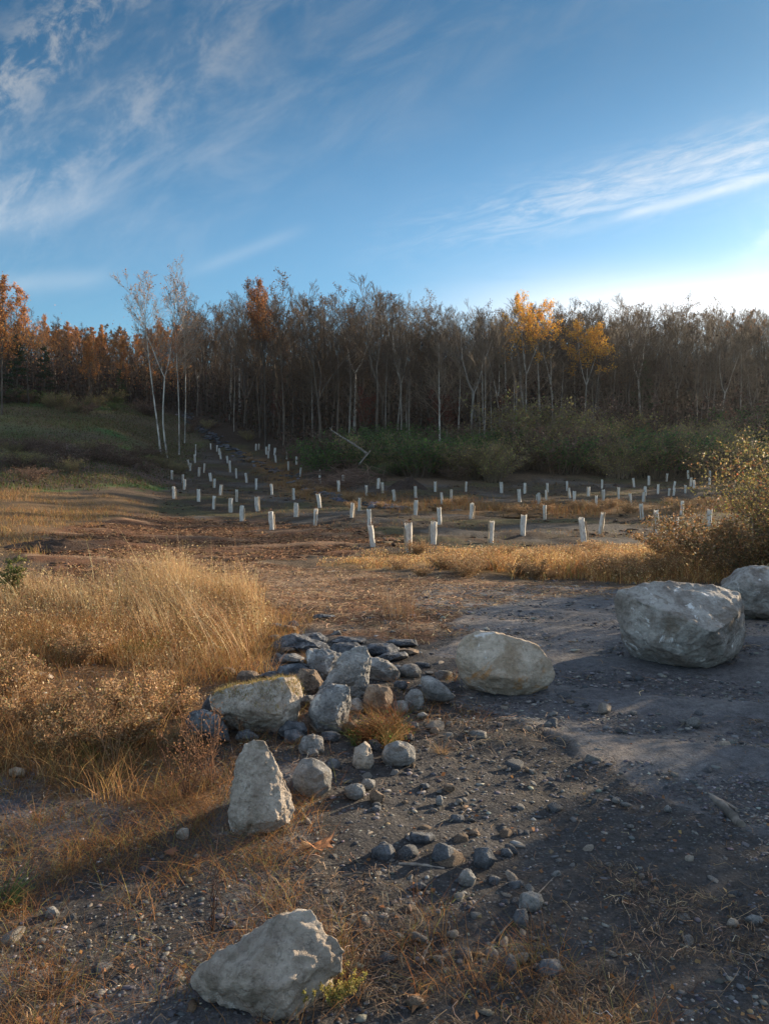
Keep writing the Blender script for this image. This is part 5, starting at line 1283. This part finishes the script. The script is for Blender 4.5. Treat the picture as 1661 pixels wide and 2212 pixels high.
weed(845, 1340, .42, 6, 'wispy pale weed standing in the sun behind the heap', (.42, .30, .2), (-.05, .05), [(.55, .40, .26)], spread=.12)
weed(60, 1560, .35, 6, 'dry stalks in the short grass at the left edge', (.32, .2, .11), (-.2, .1), BW, spread=.25)
weed(250, 1660, .32, 6, 'leaning dry stalks in the lower left grass', (.30, .18, .1), (-.35, 0), BW, spread=.25)
weed(520, 1590, .30, 5, 'dry stems rising in front of the mossy slab', (.26, .15, .09), (-.25, .1), BW, spread=.25)
weed(30, 1320, .55, 9, 'green leafed tall weed at the left edge of the dry grass', (.16, .12, .07), (-.1, .1), [(.10, .13, .04), (.20, .19, .07)], spread=.2, leaf=.035, nl=24, r=.004)
weed(720, 2175, .10, 16, 'low yellow-green flowering weed beside the bottom pale rock', (.14, .13, .05), (-.3, .3), [(.32, .28, .07), (.20, .20, .06), (.42, .32, .12)], spread=.9, leaf=.008, nl=16, r=.0012)
weed(640, 2190, .09, 10, 'small yellow-green weed growing against the bottom pale rock', (.14, .13, .05), (-.3, .3), [(.34, .30, .08), (.20, .20, .06)], spread=.9, leaf=.008, nl=14, r=.0012)

# moss and straw crust on the slab (grows on it: part)
# ------------------------------------------------------------------ dead wood, leaves
def log(pts, rad, label, name='fallen_log', n=8, twigs=0, seed=1):
    mb = MB(); P0 = Vector(pts[0]); rel = [Vector(p)-P0 for p in pts]
    out_ = []; rr = []
    for i in range(len(rel)-1):
        for k in range(4):
            t = k/4; q = rel[i].lerp(rel[i+1], t); s = rad[i]+(rad[i+1]-rad[i])*t
            out_.append(q+Vector([rnd.gauss(0, s*.18) for _ in range(3)])); rr.append(s*rnd.uniform(.85, 1.12))
    out_.append(rel[-1]); rr.append(rad[-1]); tube(mb, out_, rr, n, cap=True)
    rg = random.Random(seed)
    for k in range(twigs):
        q = out_[rg.randrange(2, len(out_))]; d = Vector((rg.gauss(0, .6), rg.gauss(0, .4), rg.uniform(-.2, .9))).normalized()*rg.uniform(.2, .5)*twigs*.25
        tube(mb, [q, q+d*.6, q+d+Vector((0, 0, -.1))], [rad[-1]*.7, rad[-1]*.5, rad[-1]*.25], 4)
    o = mb.build(name, M_log, smooth=True); o.location = P0; tag(o, label, 'log'); return o
D = 57
def pt(px, py, D): return Vector(((px-830.5)/1665*D, D, CAMH+(1038-py)/1665*D))
log([pt(795, 982, 54), pt(765, 962, 55), pt(715, 930, 57)], [.085, .065, .045], 'pale fallen trunk slanting over the brush pile left of the green brush', twigs=6, seed=4)
log([pt(775, 1005, 53), pt(800, 975, 54)], [.06, .04], 'short broken limb propped under the fallen trunk', name='broken_limb', twigs=3)
p1, p2 = P(1535, 1728), P(1602, 1792)
log([p1+Vector((0, 0, .015)), p1.lerp(p2, .5)+Vector((0, 0, .03)), p2+Vector((0, 0, .02))], [.010, .022, .020], 'weathered grey driftwood piece lying on the gravel at right', name='driftwood', twigs=0)
p1, p2 = P(1530, 1722), P(1590, 1762)
log([p1+Vector((0, 0, .02)), p2+Vector((0, 0, .03))], [.004, .008], 'thin stick lying against the weathered driftwood', name='stick')
for a, b, c, d, r_, lb in ((1050, 2055, 1205, 1890, .003, 'long thin stick lying across the gravel below the stone cluster'), (905, 2095, 935, 2030, .003, 'short pale stick beside the bottom pale rock'),
                        (590, 1898, 780, 1862, .003, 'thin stick lying below the brown maple leaf'), (740, 1895, 800, 1892, .006, 'short thick grey stick in the litter at the bottom centre'),
                        (170, 1905, 330, 1945, .002, 'thin straw-coloured stick at lower left'), (860, 1870, 960, 1880, .008, 'grey root piece in front of the lower stone cluster')):
    p1, p2 = P(a, b), P(c, d); log([p1+Vector((0, 0, .006)), p1.lerp(p2, .5)+Vector((0, 0, .012)), p2+Vector((0, 0, .006))], [r_, r_*.9, r_*.6], lb, name='stick', n=6)
# brush pile twigs near fallen trunk (tangled, uncountable)
mb = MB()
for i in range(420):
    px = rnd.gauss(750, 38); D = rnd.uniform(48, 55); c = Vector((ground_at(px, D), D, 0)); c.z = float(G(c.x, c.y))+abs(rnd.gauss(0, .45))
    d = Vector((rnd.gauss(0, 1), rnd.gauss(0, .6), rnd.gauss(.1, .35))).normalized()*rnd.uniform(.4, 1.3)
    tube(mb, [c-d, c+Vector((0, 0, .06)), c+d], [.016, .014, .007], 3, rnd.choice([(.16, .10, .08), (.22, .15, .12), (.11, .07, .05)]))
tag(mb.build('brush_pile', M_stuff), 'tangled pile of reddish-brown cut branches under the fallen trunk', 'brush', kind='stuff')

# maple leaves
def maple(px, py, size, colr, label, rz, curl=.4):
    p = P(px, py); L = []
    for i in range(10):
        a = math.pi*2*i/10+math.pi/2; r_ = (1.0 if i % 2 == 0 else .42)
        if i == 5: r_ = .3
        if i in (4, 6): r_ = .72
        L.append((math.cos(a)*r_, math.sin(a)*r_, 0))
    vs = [(0, 0, 0)]; N = len(L)
    fine = []
    for i in range(N):
        a = Vector(L[i]); b = Vector(L[(i+1) % N])
        for t in (0, .33, .66):
            q = a.lerp(b, t); jag = 1+.10*math.sin(i*5+t*9); fine.append(q*jag)
    mid = [q*.5 for q in fine]
    allv = [Vector((0, 0, 0))]+mid+fine
    out_ = [(v.x*size, v.y*size, size*(curl*(v.length**2)*math.sin(math.atan2(v.y, v.x)*2.3+1)+.12*math.sin(v.x*5)+.25)) for v in allv]
    n = len(fine); mb = MB()
    mb.add(out_, [(0, 1+i, 1+(i+1) % n) for i in range(n)], colr)
    v2 = np.array(out_); mb.add(v2, [(1+i, 1+n+i, 1+n+(i+1) % n, 1+(i+1) % n) for i in range(n)], colr)
    e = empty('fallen_leaf', p+Vector((0, 0, .008)), rz); mb.build('blade', M_leaf, e)
    s = MB(); tube(s, [(0, -.2*size, size*.3), (0, -.9*size, size*.25), (.1*size, -1.6*size, .0)], [.0016, .0014, .001], 4, (.3, .16, .08)); s.build('stalk', M_wood, e)
    tag(e, label, 'leaf')
maple(695, 1840, .078, (.58, .28, .14), 'curled orange-brown maple leaf lying centre left in the foreground', .6)
maple(662, 1836, .045, (.55, .34, .18), 'smaller curled leaf touching the orange-brown maple leaf', 2.0)
maple(372, 1850, .045, (.42, .20, .13), 'brown maple leaf below the cream-coloured stone at left', 1.1, .2)
maple(905, 2172, .045, (.45, .24, .12), 'brown leaf at the bottom edge right of the pale rock', 2.6)
for i in range(60):
    px, py = next(gen); 
    if py < 1600: px -= 300
    p = P(px, py); 
# scattered small leaf litter
mb = MB(); x_, y_ = scatter_world(900, 1.5, 10, .6, 1.7)
leaves(mb, np.stack([x_, y_, G(x_, y_)+.012], 1), nr.uniform(.012, .032, len(x_)), pick(len(x_), [(.32, .16, .08, 2), (.24, .12, .06, 2), (.42, .28, .14, 1)]), .7, .7)
tag(mb.build('leaf_litter', M_leaf), 'small brown fallen leaf fragments scattered on the ground', 'leaves', kind='stuff')

# soil mounds by shelters
def mound(px, py, w, h, label, c=(.03, .02, .016)):
    p = P(px, py); n = 36; a = np.linspace(-1, 1, n); A, B = np.meshgrid(a, a); rr = np.hypot(A, B)
    hh = np.clip(1-rr**1.6, -.2, 1)*h*(1+2.2*(fbm(A*w, B*w, .5, 5)-.5))+np.clip(1-rr, 0, 1)*.12*fbm(A*w, B*w, .15, 6)
    mb = MB(); X_ = A*w; Y_ = B*w*.7
    Z_ = G(X_+p.x, Y_+p.y)-p.z+hh-.05*(rr > 1)
    i = (np.arange(n-1)[:, None]*n+np.arange(n-1)[None]).ravel()
    mb.add(np.stack([X_, Y_, Z_], -1).reshape(-1, 3), np.stack([i, i+1, i+n+1, i+n], 1), np.array(c)*(.7+.8*nr.random((n*n, 1))))
    o = mb.build('soil_mound', mg, smooth=True); o.location = p; tag(o, label, 'soil mound')
mound(880, 1056, 1.3, .5, 'dark pile of dug soil beside the shelters at the centre of the field')
mound(1125, 1103, .9, .14, 'low dark soil heap behind the puddle')
mound(128, 1185, 1.3, .14, 'low dark earth bank between the golden field and the tall dry grass', (.05, .03, .02))
# puddle
mw, x = newmat('puddle_water'); nt = mw.node_tree
pb = x.n('ShaderNodeBsdfPrincipled'); pb.inputs['Base Color'].default_value = (.03, .03, .03, 1); pb.inputs['Roughness'].default_value = .06
out = x.n('ShaderNodeOutputMaterial'); nt.links.new(pb.outputs[0], out.inputs[0])
p = P(1092, 1116); mb = MB(); n = 40
ring = [(math.cos(a)*1.15*(1+.25*math.sin(3*a+1)+.1*math.sin(7*a)), math.sin(a)*.8*(1+.2*math.sin(2*a))) for a in np.linspace(0, 2*math.pi, n, endpoint=False)]
zt = float(G(p.x, p.y))+.01
mb.add([(0, 0, 0)]+[(a, b, 0) for a, b in ring]+[(a*.98, b*.98, -.25) for a, b in ring], [(0, 1+i, 1+(i+1) % n) for i in range(n)])
o = mb.build('puddle', mw); o.location = (p.x, p.y, zt); tag(o, kind='structure')
print('objects', len(bpy.data.objects), 'forest', nF)

# ------------------------------------------------------------------ added haze for flare glow
hm, x = newmat('flare_haze'); nt = hm.node_tree
pv = x.n('ShaderNodeVolumePrincipled'); pv.inputs['Color'].default_value = (.93, .96, 1, 1); pv.inputs['Density'].default_value = FLARE_HAZE; pv.inputs['Anisotropy'].default_value = .72  # thin scattering volume added to imitate the lens-flare glow on the right
out = x.n('ShaderNodeOutputMaterial'); nt.links.new(pv.outputs[0], out.inputs['Volume'])
mb = MB(); a, b, c, d, e, f = -606, 606, -70, 630, -3, 62
mb.add([(a, c, e), (b, c, e), (b, d, e), (a, d, e), (a, c, f), (b, c, f), (b, d, f), (a, d, f)], [(0, 3, 2, 1), (4, 5, 6, 7), (0, 1, 5, 4), (1, 2, 6, 5), (2, 3, 7, 6), (3, 0, 4, 7)])
tag(mb.build('haze', hm), kind='stuff', label='thin haze added to imitate lens-flare glow over the clearing', cat='haze')
